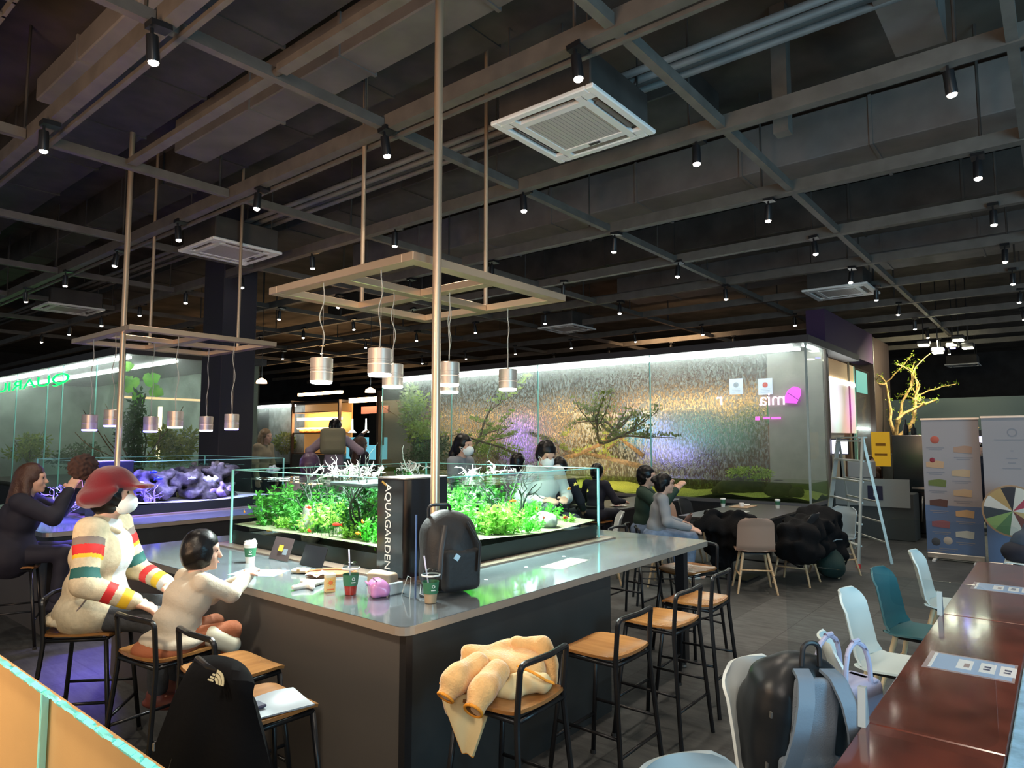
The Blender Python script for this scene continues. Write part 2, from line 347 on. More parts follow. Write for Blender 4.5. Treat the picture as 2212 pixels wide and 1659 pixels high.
MB().tube([(2.40, 2.6, 4.2), (2.40, 4.05, 4.2)], .03, 8).build('pipe', beam_m, ceil, True)
MB().bx((2.36, 4.1, 4.17), (2.44, 6.4, 4.22)).build('cross_beam', beam_m, ceil)
MB().bx((2.36, -1, 4.17), (2.44, 3.98, 4.22)).build('cross_beam', beam_m, ceil)
# cable tray, upper left
tr = MB()
for x in (.75, 1.12): tr.bx((x, -1, 4.42), (x+.02, 12, 4.48))
yy = -1
while yy < 12: tr.bx((.75, yy, 4.42), (1.14, yy+.02, 4.44)); yy += .22
tr.build('cable_tray', beam_m, ceil)
hr = MB()
for x in BX[:8]:
    for y in PY[1:8]: hr.tube([(x+.02, y+.3, 4.27), (x+.02, y+.3, 5.3)], .012, 6)
hr.build('hanger_rods', dark_m, ceil); LAST[0]['kind'] = 'stuff'
MB().bx((5.5, 1.60, 4.2), (5.62, 1.72, 5.3)).build('post', beam_m, ceil)
MB().bx((3.3, 1.36, 4.27), (3.42, 1.44, 5.3)).build('post', beam_m, ceil)
# ------------------------------------------------------------------ columns
def column(name, a, bpt, z1, mat, label):
    o = MB().bx((a[0], a[1], 0), (bpt[0], bpt[1], z1), bev=.01).build(name, mat); tag(o, label, kind='structure'); return o
purple_m = M('dark_plum', (.030, .018, .038), .7, noise=.12, nscale=60)
cp = atD(481, 700, 10.2)
column('trim_1', (cp.x, cp.y), (cp.x+.55, cp.y+.62), 5.3, M('column_paint', (.022, .018, .026), .7), 'dark plum square column beyond the blue lit aquarium')
# ------------------------------------------------------------------ air conditioners
def cassette(loc, label, s=.93, tint=None):
    t = E('air_conditioner', label, 'air conditioner', loc, 0, 'ceiling air conditioners')
    m = MB(); h = s/2; i = .27
    pm = white_p
    # panel as frame round the return grille, with four slots
    for (a, b_) in (((-h, -h), (h, -i-.13)), ((-h, i+.13), (h, h)), ((-h, -i-.13), (-i-.13, i+.13)), ((i+.13, -i-.13), (h, i+.13))): m.bx((a[0], a[1], 0), (b_[0], b_[1], .035), bev=.008)
    for sg in (-1, 1):
        m.bx((-i, sg*(i+.05)-.05+.0, .0), (i, sg*(i+.02)+.03-.0, .03)) if False else None
    m.bx((-i-.13, -i-.06, .0), (i+.13, -i, .03)); m.bx((-i-.13, i, 0), (i+.13, i+.06, .03)); m.bx((-i-.06, -i, 0), (-i, i, .03)); m.bx((i, -i, 0), (i+.06, i, .03))
    for sx in (-1, 1):
        for sy in (-1, 1): m.box((sx*(i+.095), sy*(i+.095), .015), (.08, .08, .03))
    m.build('panel', pm, t)
    g = MB(); 
    for k in range(15): y = -i+.01+k*(2*i-.02)/14; g.bx((-i, y-.0165, .008), (i, y+.0165, .022))
    g.bx((-i, -i, .022), (i, i, .03)); g.build('grille', M('grille_grey', (.50, .45, .42), .5), t)
    for sg in (-1, 1):
        MB().box((0, sg*(i+.095), .030), (2*i, .055, .01)).box((0, sg*(i+.095), .012), (2*i-.04, .035, .006), (.5*sg, 0, 0)).build('louvre', M('louvre_dark', (.16, .13, .11), .5), t)
        MB().box((sg*(i+.095), 0, .030), (.055, 2*i, .01)).box((sg*(i+.095), 0, .012), (.035, 2*i-.04, .006), (0, .5*sg, 0)).build('louvre', _m['louvre_dark'], t)
    MB().bx((i+.03-.015, -.05, -.004), (i+.045, .05, 0)).build('sensor', black, t)
    MB().bx((-.42, -.42, .036), (.42, .42, .32), bev=.01).build('housing', dark_m, t)
    for sx in (-.36, .36):
        for sy in (-.36, .36): MB().tube([(sx, sy, .3), (sx, sy, 1.2)], .008, 6).build('hanger_rod', dark_m, t)
    return t
cassette((4.23, 2.83, 4.1), 'white square ceiling air conditioner nearest the viewer, above the hanging lamps')
cassette((4.32, 8.25, 4.1), 'lilac-lit white ceiling air conditioner above the blue reef aquarium')
q = at(148, 670, 4.1); cassette((q.x, q.y, 4.1), 'dim ceiling air conditioner at the far left')
q = at(1817, 633, 4.1); cassette((q.x, q.y, 4.1), 'ceiling air conditioner above the purple block on the right', .98)
q = at(2080, 790, 4.1); cassette((q.x, q.y, 4.1), 'farthest ceiling air conditioner at the right edge')
q = at(1225, 712, 4.1); cassette((q.x, q.y, 4.1), 'unlit dark ceiling air conditioner over the long terrarium')
# ------------------------------------------------------------------ track spotlights
sp = E('track_spotlight', 'small black track spotlight with a glowing lens under the ceiling grid', 'spotlight', (0, 0, 3.9), 0, 'track spotlights on the ceiling grid')
MB().bx((-.02, -.05, .205), (.10, .05, .24)).bx((-.008, -.008, .15), (.008, .008, .2)).build('adapter', blackm, sp)
MB().lathe([(.012, .16), (.034, .155), (.036, .01), (.032, .0), (.029, .012), (.029, .02)], n=16).build('housing', blackm, sp, True)
MB().lathe([(.0286, .006), (.028, -.008), (.018, -.016), (.001, -.019)], n=16, caps=False).build('lens', lens_m, sp, True)
sl = bpy.data.lights.new('spot', 'SPOT'); sl.energy = 55; sl.color = (1, .86, .70); sl.spot_size = 1.75; sl.spot_blend = .6; sl.shadow_soft_size = .04
so = bpy.data.objects.new('spot', sl); C.objects.link(so); so.parent = sp; so.location = (0, 0, -.04)
SX = [1.60, 3.37, 5.12, 6.85, 8.56, 10.3, 12.0, 13.85, 15.65, 17.35, 19.15, 20.95]; SY = [.45, 2.22, 4.03, 5.96, 7.6, 9.4, 11.2, 13.0, 14.8, 16.6, 18.4]
first = True; li = -1; cnt = 0
for i, x in enumerate(SX):
    for j, y in enumerate(SY):
        k = x*math.cos(YAW)+y*math.sin(YAW); px = 1106+FPX*(x*math.sin(YAW)-y*math.cos(YAW))/k
        if not -40 < px < 2250 or k > 21 or (i > 8 and j > 6): continue
        if (x, y) == (SX[0], SY[1]): continue
        if 11.2 < x < 13.2 and 3 < y: continue
        o = sp if first else copy_tree(sp); first = False
        cnt = cnt+1 if i == li else 1; li = i
        ordn = ['first', 'second', 'third', 'fourth', 'fifth', 'sixth', 'seventh', 'eighth', 'ninth', 'tenth', 'eleventh']; rail = ['nearest', 'second nearest', 'third nearest', 'fourth nearest', 'fifth nearest']
        if i < 5: o['label'] = 'black track spotlight, %s from the right on the %s ceiling rail' % (ordn[cnt-1], rail[i])
        else: o['label'] = 'tiny glowing track spotlight in the far part of the ceiling'; o['group'] = 'far track spotlights'
        o.location = (x, y, 3.93+.012*((i*7+j*5) % 5 - 2)); o.rotation_euler = (rnd.uniform(-.12, .12), rnd.uniform(-.12, .12), 0)
        if k > 9:
            for ch in list(o.children):
                if ch.type == 'LIGHT' and (i+j) % 2: bpy.data.objects.remove(ch)
# ------------------------------------------------------------------ island tables with aquariums
top_m = M('steel_tabletop', (.34, .385, .42), .10, .7, noise=.12, nscale=3)
edge_m = M('table_edge', (.42, .36, .30), .4, .5)
panel_m = M('counter_panel', (.028, .032, .033), .5, noise=.1, nscale=4)
panel_b = M('counter_panel_brown', (.085, .075, .068), .55)
pane_m = glass('aquarium_glass', (.93, .985, .97), .01, .08)
edge_g = M('glass_edge', (.35, .85, .78), .1, emit=None, spec=.8)
water_m = glass('water', (.90, .985, .96), .01, .12, .3, 14)
sand_m = M('pale_sand', (.26, .25, .15), .9, noise=.25, nscale=90, bump=.3)
soil_m = M('dark_soil', (.045, .035, .025), .9, noise=.4, nscale=60, bump=.5)
def island(oy, tank_col, label_t, label_a, Y1, X1=5.23):
    X0, Y0 = 2.0, 2.23+oy; zt = .89
    t = E('counter_table', label_t, 'table', (X0, Y0, 0))
    L, W = X1-X0, Y1-Y0
    m = MB(); r = .06; poly = []
    for (cx, cy, a0) in ((r, r, PI), (L-r, r, 1.5*PI), (L-r, W-r, 0), (r, W-r, .5*PI)):
        for k in range(5): a = a0+k*PI/8; poly.append((cx+r*math.cos(a), cy+r*math.sin(a)))
    m.prism(poly, 2, zt-.003, zt); m.build('tabletop', top_m, t)
    MB().prism(poly, 2, zt-.04, zt-.003).build('top_edge', edge_m, t)
    bl = 1.76
    MB().bx((.055, .05, .0), (.075, W-.05, zt-.04)).build('side_panel', panel_b, t)
    MB().bx((.075, .05, .0), (bl, .07, zt-.04)).build('front_panel', panel_m, t)
    MB().bx((bl, .05, 0), (bl+.02, W-.05, zt-.04)).build('end_panel', panel_m, t)
    MB().bx((.075, W-.07, 0), (bl, W-.05, zt-.04)).build('back_panel', panel_m, t)
    MB().bx((.05, .045, 0), (.09, .085, zt-.04)).build('corner_trim', black, t)
    for (x, y) in ((2.83, .06), (2.83, W-.1)):
        MB().bx((x-.035, y-.035, .04), (x+.035, y+.035, zt-.04)).build('post', black, t)
        MB().lathe([(.02, .0), (.028, .004), (.028, .02), (.012, .03), (.012, .05)], (x, y, 0), 12).build('foot', steel, t, True)
    # recessed rail round the aquarium
    tx0, tx1, ty0, ty1 = 2.70-X0, 4.75-X0, .74, 2.77
    MB().bx((tx0-.10, ty0-.10, zt), (tx1+.10, ty0, zt+.012)).bx((tx0-.10, ty0, zt), (tx0, ty1+.1, zt+.012)).bx((tx0, ty1, zt), (tx1+.1, ty1+.1, zt+.012)).bx((tx1, ty0, zt), (tx1+.1, ty1, zt+.012)).build('tank_rim', M('rim_steel', (.45, .33, .26), .3, .7), t)
    # aquarium
    a = E('aquarium', label_a, 'aquarium', (X0+tx0, Y0+ty0, zt)); w_, d_, h_ = tx1-tx0, ty1-ty0, .567; g = .012
    MB().bx((0, 0, .0), (w_, d_, .012)).build('base_plate', black, a)
    for (p, q) in (((.012, 0, .012), (w_-g, g, h_)), ((g, d_-g, .012), (w_-g, d_, h_)), ((0, 0, .012), (g, d_, h_)), ((w_-g, 0, .012), (w_, d_, h_))):
        MB().bx(p, q).build('glass_pane', pane_m, a)
    for (x, y) in ((0, d_), (w_, 0), (w_, d_), (0, 0)):
        MB().bx((x-.007, y-.007, .012), (x+.007, y+.007, h_+.002)).build('corner_seam', edge_g, a)
    e = .007
    MB().bx((0, -e/2, h_), (w_, e, h_+.006)).bx((-e/2, 0, h_), (e, d_, h_+.006)).bx((0, d_-e, h_), (w_, d_+e/2, h_+.006)).bx((w_-e, 0, h_), (w_+e/2, d_, h_+.006)).build('top_edge', edge_g, a)
    wm = MB(); n = 24; vs = [(g+.001+(w_-2*g-.002)*i/n, g+.001+(d_-2*g-.002)*j/n, h_-.065+.002*math.sin(i*1.7+j*.9)) for i in range(n+1) for j in range(n+1)]
    wm.add(vs, [(i*(n+1)+j, (i+1)*(n+1)+j, (i+1)*(n+1)+j+1, i*(n+1)+j+1) for i in range(n) for j in range(n)]); wm.build('water', tank_col['water'], a, True)
    # substrate with rolling top
    sm = MB(); n = 30; f = tank_col['bed']
    vs = [(g+.002+(w_-2*g-.004)*i/n, g+.002+(d_-2*g-.004)*j/n, f(i/n, j/n)) for i in range(n+1) for j in range(n+1)]
    sm.add(vs, [(i*(n+1)+j, (i+1)*(n+1)+j, (i+1)*(n+1)+j+1, i*(n+1)+j+1) for i in range(n) for j in range(n)])
    sm.bx((g+.002, g+.002, .013), (w_-g-.002, d_-g-.002, .05)); sm.build('substrate', tank_col['sand'], a, True)
    MB().bx((g, g, .013), (w_-g, g+.004, .11)).bx((g, g, .013), (g+.004, d_-g, .11)).build('dark_base_band', M('base_band', (.02, .02, .018), .3), a)
    # black pillar box in the near corner
    bx_ = E('pillar_box', tank_col['box'], 'box', (2.625, Y0+.72, zt))
    MB().bx((0, 0, 0.013), (.36, .23, .575), bev=.004).build('casing', M('gloss_black', (.012, .012, .015), .12), bx_)
    MB().bx((.0, .0, .575), (.36, .23, .583)).build('lid', steel, bx_)
    return t, a, bx_
bedf = lambda u, v: .125+.02*math.sin(u*7)+.04*v+.02*math.sin(v*9+u*3)
gt = island(0, dict(water=water_m, bed=lambda u, v: .14+.015*math.sin(u*7+v*5)+.05*max(0, v-.4), sand=sand_m, box='glossy black box with vertical white lettering at the near corner of the green aquarium'),
    'steel topped counter table with a planted aquarium, in the centre foreground', 'low open glass aquarium full of green plants on the centre table', 5.5)
bt = island(4.07+.53, dict(water=glass('reef_water', (.80, .82, .99), .01, .12, .3, 14), bed=lambda u, v: .115+.012*math.sin(u*9+v*4), sand=M('white_sand', (.50, .46, .54), .9, noise=.15, nscale=80), box='black box behind the red hat, at the near corner of the reef aquarium'),
    'counter table with a blue lit top behind the seated woman', 'reef aquarium with live rock and corals under blue lamps', 10.2)
# lettering
lx = gt[2]
Rt = Matrix(((0, 0, -1), (0, -1, 0), (-1, 0, 0)))      # local x -> -z , local y -> -y, normal -> -x
whitet = M('letter_white', (.85, .85, .82), .5, emit=(.9, .9, .85), es=.15)
Rt = Matrix(((0, 0, -1), (0, -1, 0), (-1, 0, 0))).to_3x3()
o = text('lettering', 'AQUAGARDEN', .072, whitet, (-.003, .130, .300), Rt, lx, .001); 
MB().box((-.003, .165, .548), (.003, .045, .010), (.5, 0, 0)).build('slash_mark', M('mark_gold', (.45, .28, .05), .4), lx)
# ------------------------------------------------------------------ hanging frames, poles, lamps
def frame(oy, label):
    t = E('hanging_frame', label, 'frame', (2.65, 2.92+oy, 2.757)); w_, d_ = 1.58, 1.56; h = .052; rw = .1
    for (p, q) in (((0, 0, 0), (w_, rw, h)), ((0, d_-rw, 0), (w_, d_, h)), ((0, rw, 0), (rw, d_-rw, h)), ((w_-rw, rw, 0), (w_, d_-rw, h)), ((rw, d_/2-rw/2, 0), (w_-rw, d_/2+rw/2, h)), ((w_/2-rw/2, rw, 0), (w_/2+rw/2, d_/2-rw/2, h)), ((w_/2-rw/2, d_/2+rw/2, 0), (w_/2+rw/2, d_-rw, h))):
        MB().bx(p, q, bev=.003).build('rail', brass, t)
    for (x, y) in ((w_-.05, d_/2), (w_/2+.02, d_-.05)):
        MB().tube([(x, y, h), (x, y, 5.3-2.757)], .018, 10).build('hanger_tube', brass, t, True)
    return t
frame(0, 'square brushed metal frame hung above the green aquarium')
frame(4.03, 'square brushed metal frame hung above the blue reef aquarium')
for (x, y, lb) in ((2.76, 2.83, 'tall brushed steel pole beside the black lettered box'), (2.72, 7.28, 'tall steel pole rising behind the woman in the red hat')):
    t = E('support_pole', lb, 'pole', (x, y, .89))
    MB().tube([(0, 0, .01), (0, 0, 4.4)], .026, 16).build('tube', brass, t, True)
    MB().lathe([(.06, .0), (.06, .008), (.03, .015)], n=20).build('base_flange', steel, t, True)
lamp_glow = emit('lamp_disc', (.92, 1, .97), 22); lamp_blue = emit('lamp_disc_blue', (.12, .10, 1), 20); lamp_white = emit('lamp_disc_lilac', (.72, .72, 1), 18)
alu = M('lamp_aluminium', (.66, .53, .44), .4, .6); alu_d = M('lamp_groove', (.10, .09, .08), .5)
def lamp(p, label, group, disc, col, power, ztop=2.76):
    t = E('pendant_lamp', label, 'pendant lamp', p, 0, group); r = .074
    prof = [(.001, .158), (r-.004, .158), (r, .154), (r, .10)]
    MB().lathe(prof, n=28).lathe([(r-.003, .102), (r-.003, .056)], n=28).lathe([(r, .058), (r, .002), (r-.006, 0)], n=28, caps=False).build('housing', alu, t, True)
    for i in range(3): z = .064+.016*i; MB().lathe([(r-.004, z-.005), (r+.0005, z-.004), (r+.0005, z+.004), (r-.004, z+.005)], n=28, caps=False).build('fin', alu, t, True)
    MB().lathe([(r-.0035, .060), (r-.0035, .104)], n=28, caps=False).build('groove_band', alu_d, t, True)
    MB().lathe([(r-.003, .002), (r-.003, -.010), (r-.012, -.015), (.001, -.016)], n=24, caps=False).build('light_disc', disc, t, True)
    MB().lathe([(.008, .158), (.008, .17), (.004, .175)], n=10).build('cable_grip', steel, t, True)
    H = ztop-p[2]-.172; n = 22; pts = []
    for i in range(n+1):
        u = i/n; a = .016*math.sin(u*PI)*math.sin(u*11+p[0]*9); b_ = .012*math.sin(u*PI)*math.cos(u*8+p[1]*7); pts.append((a, b_, .172+u*H))
    MB().tube(pts, .0035, 6).build('cable', M('cable_grey', (.45, .42, .36), .6), t, True)
    MB().tube([(0.004, 0, .172), (.004, 0, .172+H)], .0008, 4).build('steel_wire', steel, t)
    l = bpy.data.lights.new('lamp', 'SPOT'); l.energy = power; l.color = col; l.spot_size = 2.3; l.spot_blend = .5; l.shadow_soft_size = .06
    o = bpy.data.objects.new('lamp', l); C.objects.link(o); o.parent = t; o.location = (0, 0, -.03)
names = ['leftmost lamp over the green aquarium', 'tallest-hung lamp left of the pole', 'lamp half hidden behind the higher one left of the pole', 'nearer lamp just right of the pole', 'lamp behind another just right of the pole', 'rightmost lamp over the green aquarium']
for (x, y, k), nm in zip([(694, 824, 4.52), (820, 808, 4.18), (848, 834, 4.82), (970, 830, 4.83), (970, 846, 5.26), (1097, 840, 5.43)], names):
    lamp(atD(x, y, k), 'round aluminium pendant, ' + nm, 'pendant lamps over the green aquarium', lamp_glow, (.86, 1, .95), 150)
nm2 = ['leftmost lamp over the reef tank', 'lamp touching the pole over the reef tank', 'third lamp from the left over the reef tank', 'white-glowing lamp over the reef tank', 'lamp in front of the column edge over the reef tank', 'rightmost lamp in front of the dark column']
for n_, ((x, y, k), nm) in enumerate(zip([(193, 928, 7.1), (241, 919, 6.8), (325, 931, 7.36), (378, 922, 6.9), (445, 929, 7.82), (500, 926, 7.32)], nm2)):
    bl_ = n_ not in (3, 4)
    lamp(atD(x, y, k), 'small round pendant, ' + nm, 'pendant lamps over the reef aquarium', lamp_blue if bl_ else lamp_white, (.14, .10, 1) if n_ < 2 else (.42, .38, 1) if bl_ else (.62, .60, 1), 240 if n_ < 2 else 60)
# ------------------------------------------------------------------ long terrarium on the right
led = emit('led_white', (.93, 1, .96), 14); ledw = emit('led_warm', (1, .62, .28), 22)
cap_m = M('terrarium_cap', (.05, .042, .045), .6)
tg = glass('terrarium_glass', (.92, .96, .94), .02, .05)
_nt = tg.node_tree; _o = [n for n in _nt.nodes if n.type == 'OUTPUT_MATERIAL'][0]; _d = _nt.nodes.new('ShaderNodeBsdfTranslucent'); _d.inputs[0].default_value = (.75, .80, .78, 1); _x = _nt.nodes.new('ShaderNodeMixShader'); _x.inputs[0].default_value = .10
_nt.links.new(_o.inputs[0].links[0].from_socket, _x.inputs[1]); _nt.links.new(_d.outputs[0], _x.inputs[2]); _nt.links.new(_x.outputs[0], _o.inputs[0])
wet = wetglass('wet_glass', (.92, .90, .86), rough=.22, haze=.5)
conc = M('beige_panel', (.36, .32, .28), .7, noise=.08, nscale=5)
stone = M('dark_stone', (.035, .03, .025), .8, noise=.5, nscale=12, bump=.6, bscale=20)
moss_m = leafm('moss', (.09, .16, .02), (.30, .34, .04)); moss_b = leafm('bright_moss', (.22, .38, .03), (.45, .55, .08)); dleaf = leafm('dark_leaf', (.015, .05, .02), (.06, .13, .04)); pleaf = leafm('pale_leaf', (.25, .36, .12), (.55, .62, .30)); gleaf = leafm('vivid_leaf', (.13, .50, .03), (.33, .80, .08))
bark = M('bark', (.11, .065, .03), .85, noise=.5, nscale=18, bump=.5)
def leaves(m, c, rad, n, ls, shell=.5, mi=0, updir=None, seed=None):
    R = random.Random(seed if seed is not None else rnd.random())
    for _ in range(n):
        d = Vector((R.gauss(0, 1), R.gauss(0, 1), R.gauss(0, 1))).normalized(); rr = shell+(1-shell)*R.random()
        p = Vector(c)+Vector((d.x*rad[0], d.y*rad[1], d.z*rad[2]))*rr
        ax = (d+Vector((R.gauss(0, .6), R.gauss(0, .6), R.gauss(0, .6)))).normalized(); 
        if updir: ax = (ax*(1-updir)+Vector((0, 0, 1))*updir).normalized()
        sd = ax.cross(Vector((R.random()-.5, R.random()-.5, R.random()-.5))).normalized(); nn = ax.cross(sd); l = ls*R.uniform(.6, 1.3); wd = l*.42
        m.add([p, p+ax*l*.5+sd*wd*.5+nn*l*.06, p+ax*l, p+ax*l*.5-sd*wd*.5+nn*l*.06], [(0, 1, 2), (0, 2, 3)], mi)
def branch(m, p, d, L, r, depth, R, curl=.35, tips=None, up=.0, fz=1.0):
    pts = [Vector(p)]; rs = [r]; d = Vector(d).normalized(); n = 6
    for i in range(n):
        d = (d+Vector((R.gauss(0, curl), R.gauss(0, curl), R.gauss(0, curl)*fz+up))).normalized(); pts.append(pts[-1]+d*L/n); rs.append(r*(1-.55*(i+1)/n))
    m.tube(pts, rs, 6)
    if tips is not None: tips += pts[2:]
    if depth:
        for k in range(R.choice((2, 3))):
            i = R.randint(2, n); dd = (d+Vector((R.gauss(0, .8), R.gauss(0, .8), R.gauss(0, .6)*fz+up))).normalized(); branch(m, pts[i], dd, L*.62, rs[i]*.85, depth-1, R, curl, tips, up, fz)
TX = 11.46; TY0, TY1 = 3.18, 13.75; TZ = 3.27; DX = 1.15
t = E('long_terrarium', 'long glass terrarium with a white light strip under its roof, right of the pole', 'terrarium', (TX, TY0, 0))
def lb(a, b): return [(u-v) for u, v in zip(a, (TX, TY0, 0))], [(u-v) for u, v in zip(b, (TX, TY0, 0))]
def LB(name, a, b, mat, bev=0, m=None): p, q = lb(a, b); return MB().bx(p, q, bev=bev).build(name, mat, t)
LB('roof', (TX-.06, TY0-.06, TZ), (14.95, TY1+.1, TZ+.12), cap_m)
LB('cabinet', (TX, TY0, 0), (TX+DX, TY1, .60), M('cabinet_dark', (.02, .02, .022), .5))
LB('ledge', (TX-.02, TY0-.02, .60), (TX+DX+.02, TY1, .66), M('ledge_grey', (.16, .15, .15), .5))
ys = [TY0, atX(1405, 900, TX).y, atX(1162, 900, TX).y, atX(975, 900, TX).y, TY1]
for a, b in zip(ys[:-1], ys[1:]):
    LB('front_pane', (TX, a+.006, .66), (TX+.015, b-.006, TZ), tg)
    LB('pane_seam', (TX-.004, b-.008, .66), (TX+.017, b+.008, TZ), edge_g)
LB('end_pane', (TX+.016, TY0, .66), (TX+DX, TY0+.015, TZ), tg)
LB('end_pane', (TX+.016, TY1-.015, .66), (TX+DX, TY1, TZ), tg)
LB('corner_post', (TX-.01, TY0-.01, .66), (TX+.02, TY0+.02, TZ), M('post_pale', (.50, .56, .52), .4))
LB('corner_post', (TX+DX-.03, TY0-.02, .66), (TX+DX+.02, TY0+.03, TZ), M('post_brown', (.17, .12, .10), .5))
yb = atX(1660, 900, TX+DX).y
LB('back_panel', (TX+DX, TY0+.05, .66), (TX+DX+.03, yb, TZ), conc)
LB('wet_back_pane', (TX+DX, yb+.02, .66), (TX+DX+.015, TY1, TZ), wet)
LB('light_strip', (TX+.06, TY0+.25, TZ-.075), (TX+.16, TY1-.1, TZ-.015), led)
LB('light_strip', (TX+.55, TY0+.25, TZ-.05), (TX+.60, TY1-.1, TZ-.015), led)
LB('light_strip', (TX+.14, TY0+.07, TZ-.04), (TX+DX-.1, TY0+.10, TZ-.015), led)
LB('water', (TX+.02, TY0+.02, .67), (TX+DX-.02, TY1-.02, .98), glass('pond_water', (.62, .70, .42), .02, .2, .3, 10))
gm = MB(); n, mm_ = 12, 80
vs = [((TX+.03+(DX-.06)*i/n)-TX, (TY0+.03+(TY1-TY0-.06)*j/mm_)-TY0, .70+.03*math.sin(j*.7+i)+.05*(i/n)+.04*math.sin(j*.23)) for i in range(n+1) for j in range(mm_+1)]
gm.add(vs, [(i*(mm_+1)+j, (i+1)*(mm_+1)+j, (i+1)*(mm_+1)+j+1, i*(mm_+1)+j+1) for i in range(n) for j in range(mm_)]); gm.build('gravel_bed', M('yellow_gravel', (.55, .50, .26), .9, noise=.3, nscale=60, bump=.4), t, True)
# bold lights of the room behind the wet glass
for i, (x, y, dy, dz, c, s, nm, lb_) in enumerate([(1350, 900, .75, .5, (.7, .03, .05), .7, 'red', 'blurred red sign seen through the wet glass'), (1300, 898, 1.0, .9, (.50, .40, .16), .45, 'yellow', 'yellow poster with pictures behind the long terrarium'),
        (1450, 950, 1.0, .85, (.38, .36, .95), 2.2, 'violet', 'violet glowing screen behind the wet glass'), (1500, 925, 1.2, .8, (.18, .50, .50), .6, 'cyan', 'cyan glowing aquarium screen behind the wet glass'), (1385, 925, .8, .7, (.15, .55, .75), 1.2, 'cyan2', 'small cyan screen behind the wet glass, left of the violet one'),
        (1580, 935, .9, .7, (.10, .26, .20), .5, 'teal', 'teal glowing screen behind the wet glass, right of the others'), (1630, 895, .7, .4, (.02, .22, .07), .6, 'green', 'dim green sign behind the wet glass near the beige panel'), (1130, 948, .7, 1.1, (.45, .28, .95), 1.8, 'lilac', 'lilac light tube behind the terrarium above the man'), (930, 950, 1.2, .8, (.10, .35, .12), .5, 'g2', 'green lit tank behind the leafy terrarium bush')]):
    p = atX(x, y, 14.2); e = E('wall_screen', lb_, 'screen', (p.x, p.y, 0))
    MB().bx((0, -dy/2, p.z-dz/2), (.05, dy/2, p.z+dz/2), bev=.01).build('panel', emit('screen_'+nm, c, s*1.3), e)
    MB().bx((.01, -.04, 0), (.05, .04, p.z-dz/2)).bx((.05, -dy/2-.03, p.z-dz/2-.03), (.08, dy/2+.03, p.z+dz/2+.03)).build('stand', black, e)
k = E('kitchen_shelf_wall', 'brown back wall with warm light strips behind the long terrarium', 'wall unit', (15.2, 3.4, 0))
MB().bx((0, 0, 0), (.15, 12.6, 3.6)).build('panel', M('kitchen_brown', (.15, .095, .06), .7, noise=.4, nscale=2), k)
for (y0, y1, z) in ((.7, 12.0, 2.42), (1.2, 7.0, 2.62), (6.5, 11.5, 1.85)):
    MB().bx((-.35, y0, z), (0, y1, z+.04)).build('shelf', dark_m, k); MB().bx((-.33, y0, z-.03), (-.27, y1, z-.003)).build('light_strip', ledw, k)
for i in range(26):
    y = 6.6+i*.19; h = rnd.uniform(.12, .28); o = MB().lathe([(.04, 0), (.045, .02), (.045, h*.6), (.015, h*.8), (.015, h)], n=10).build('bottle', M('bottle_pale', (.5, .5, .45), .3), k, True); o.location = (-.17, y, 1.89)
area('kitchen_light', (13.6, 7.5, 3.1), (15.2, 7.5, 1.2), 2.0, 190, (1, .66, .36), 6.0)
# posters hanging in front of the wet glass
for (x, y, lb_) in ((1590, 835, 'white notice sheet with a small drawing on the dark glass of the terrarium'), (1653, 835, 'white notice sheet with a red mark beside the beige panel')):
    p = atX(x, y, TX+DX-.04); e = E('notice', lb_, 'poster', p)
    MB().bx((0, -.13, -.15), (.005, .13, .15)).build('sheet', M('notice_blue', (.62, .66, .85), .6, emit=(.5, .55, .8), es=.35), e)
    MB().lathe([(.05, 0), (.05, .002)], n=16).build('print_mark', M('print_'+('grey' if x < 1600 else 'red'), (.35, .38, .45) if x < 1600 else (.7, .1, .08), .6), e); LAST[0].rotation_euler = (0, -PI/2, 0); LAST[0].location = (-.002, 0, .03)
    for z in (-.05, -.08, -.11): MB().bx((-.002, -.08, z), (0, .08, z+.008)).build('print_line', M('print_grey', (.35, .38, .45), .6), e)
Rx = Matrix(((0, 0, -1), (-1, 0, 0), (0, 1, 0)))   # text facing -X, reading towards -Y
pk = emit('pink_glow', (1, .12, .75), 1.6); pw = emit('pink_white', (1, .55, .85), 2.2); pu = emit('tulip_violet', (.75, .06, .80), 1.6)
p = atX(1668, 863, TX+DX-.06); e = E('reflected_logo', 'pink and white mirrored lettering with a violet tulip mark in the terrarium', 'sign', p)  # reflection of the lettering, built as glowing letters
text('letters', 'mia', .34, pw, (0, 0, 0), Rx, e, .006, True)
tu = MB(); tu.prism([(-.13, .02), (-.13, .12), (-.06, .16), (0, .17), (.10, .10), (.15, .0), (.15, -.12), (-.05, -.14)], 0, 0, .01); o = tu.build('tulip_mark', pu, e); q = atX(1714, 855, TX+DX-.06); o.location = q-p
MB().bar((-.002, -.12, -.10), (-.002, .10, .06), .012).build('tulip_vein', M('vein', (.35, .02, .4), .5), e); LAST[0].location = q-p
q = atX(1555, 863, TX+DX-.06); o = text('letter', 'r', .34, pw, (0, 0, 0), Rx, e, .006, True); o.location = q-p
q = atX(1672, 903, TX+DX-.06); o = text('small_letters', 'cafe', .16, pk, (0, 0, 0), Rx, e, .004, True); bpy.data.objects.remove(o)
o = MB().box((0, .30, 0), (.01, .08, .07)).bx((0, -.12, -.02), (.01, .05, .02)).bx((0, .08, -.015), (.01, .2, .025)).build('small_mark', pk, e); o.location = q-p
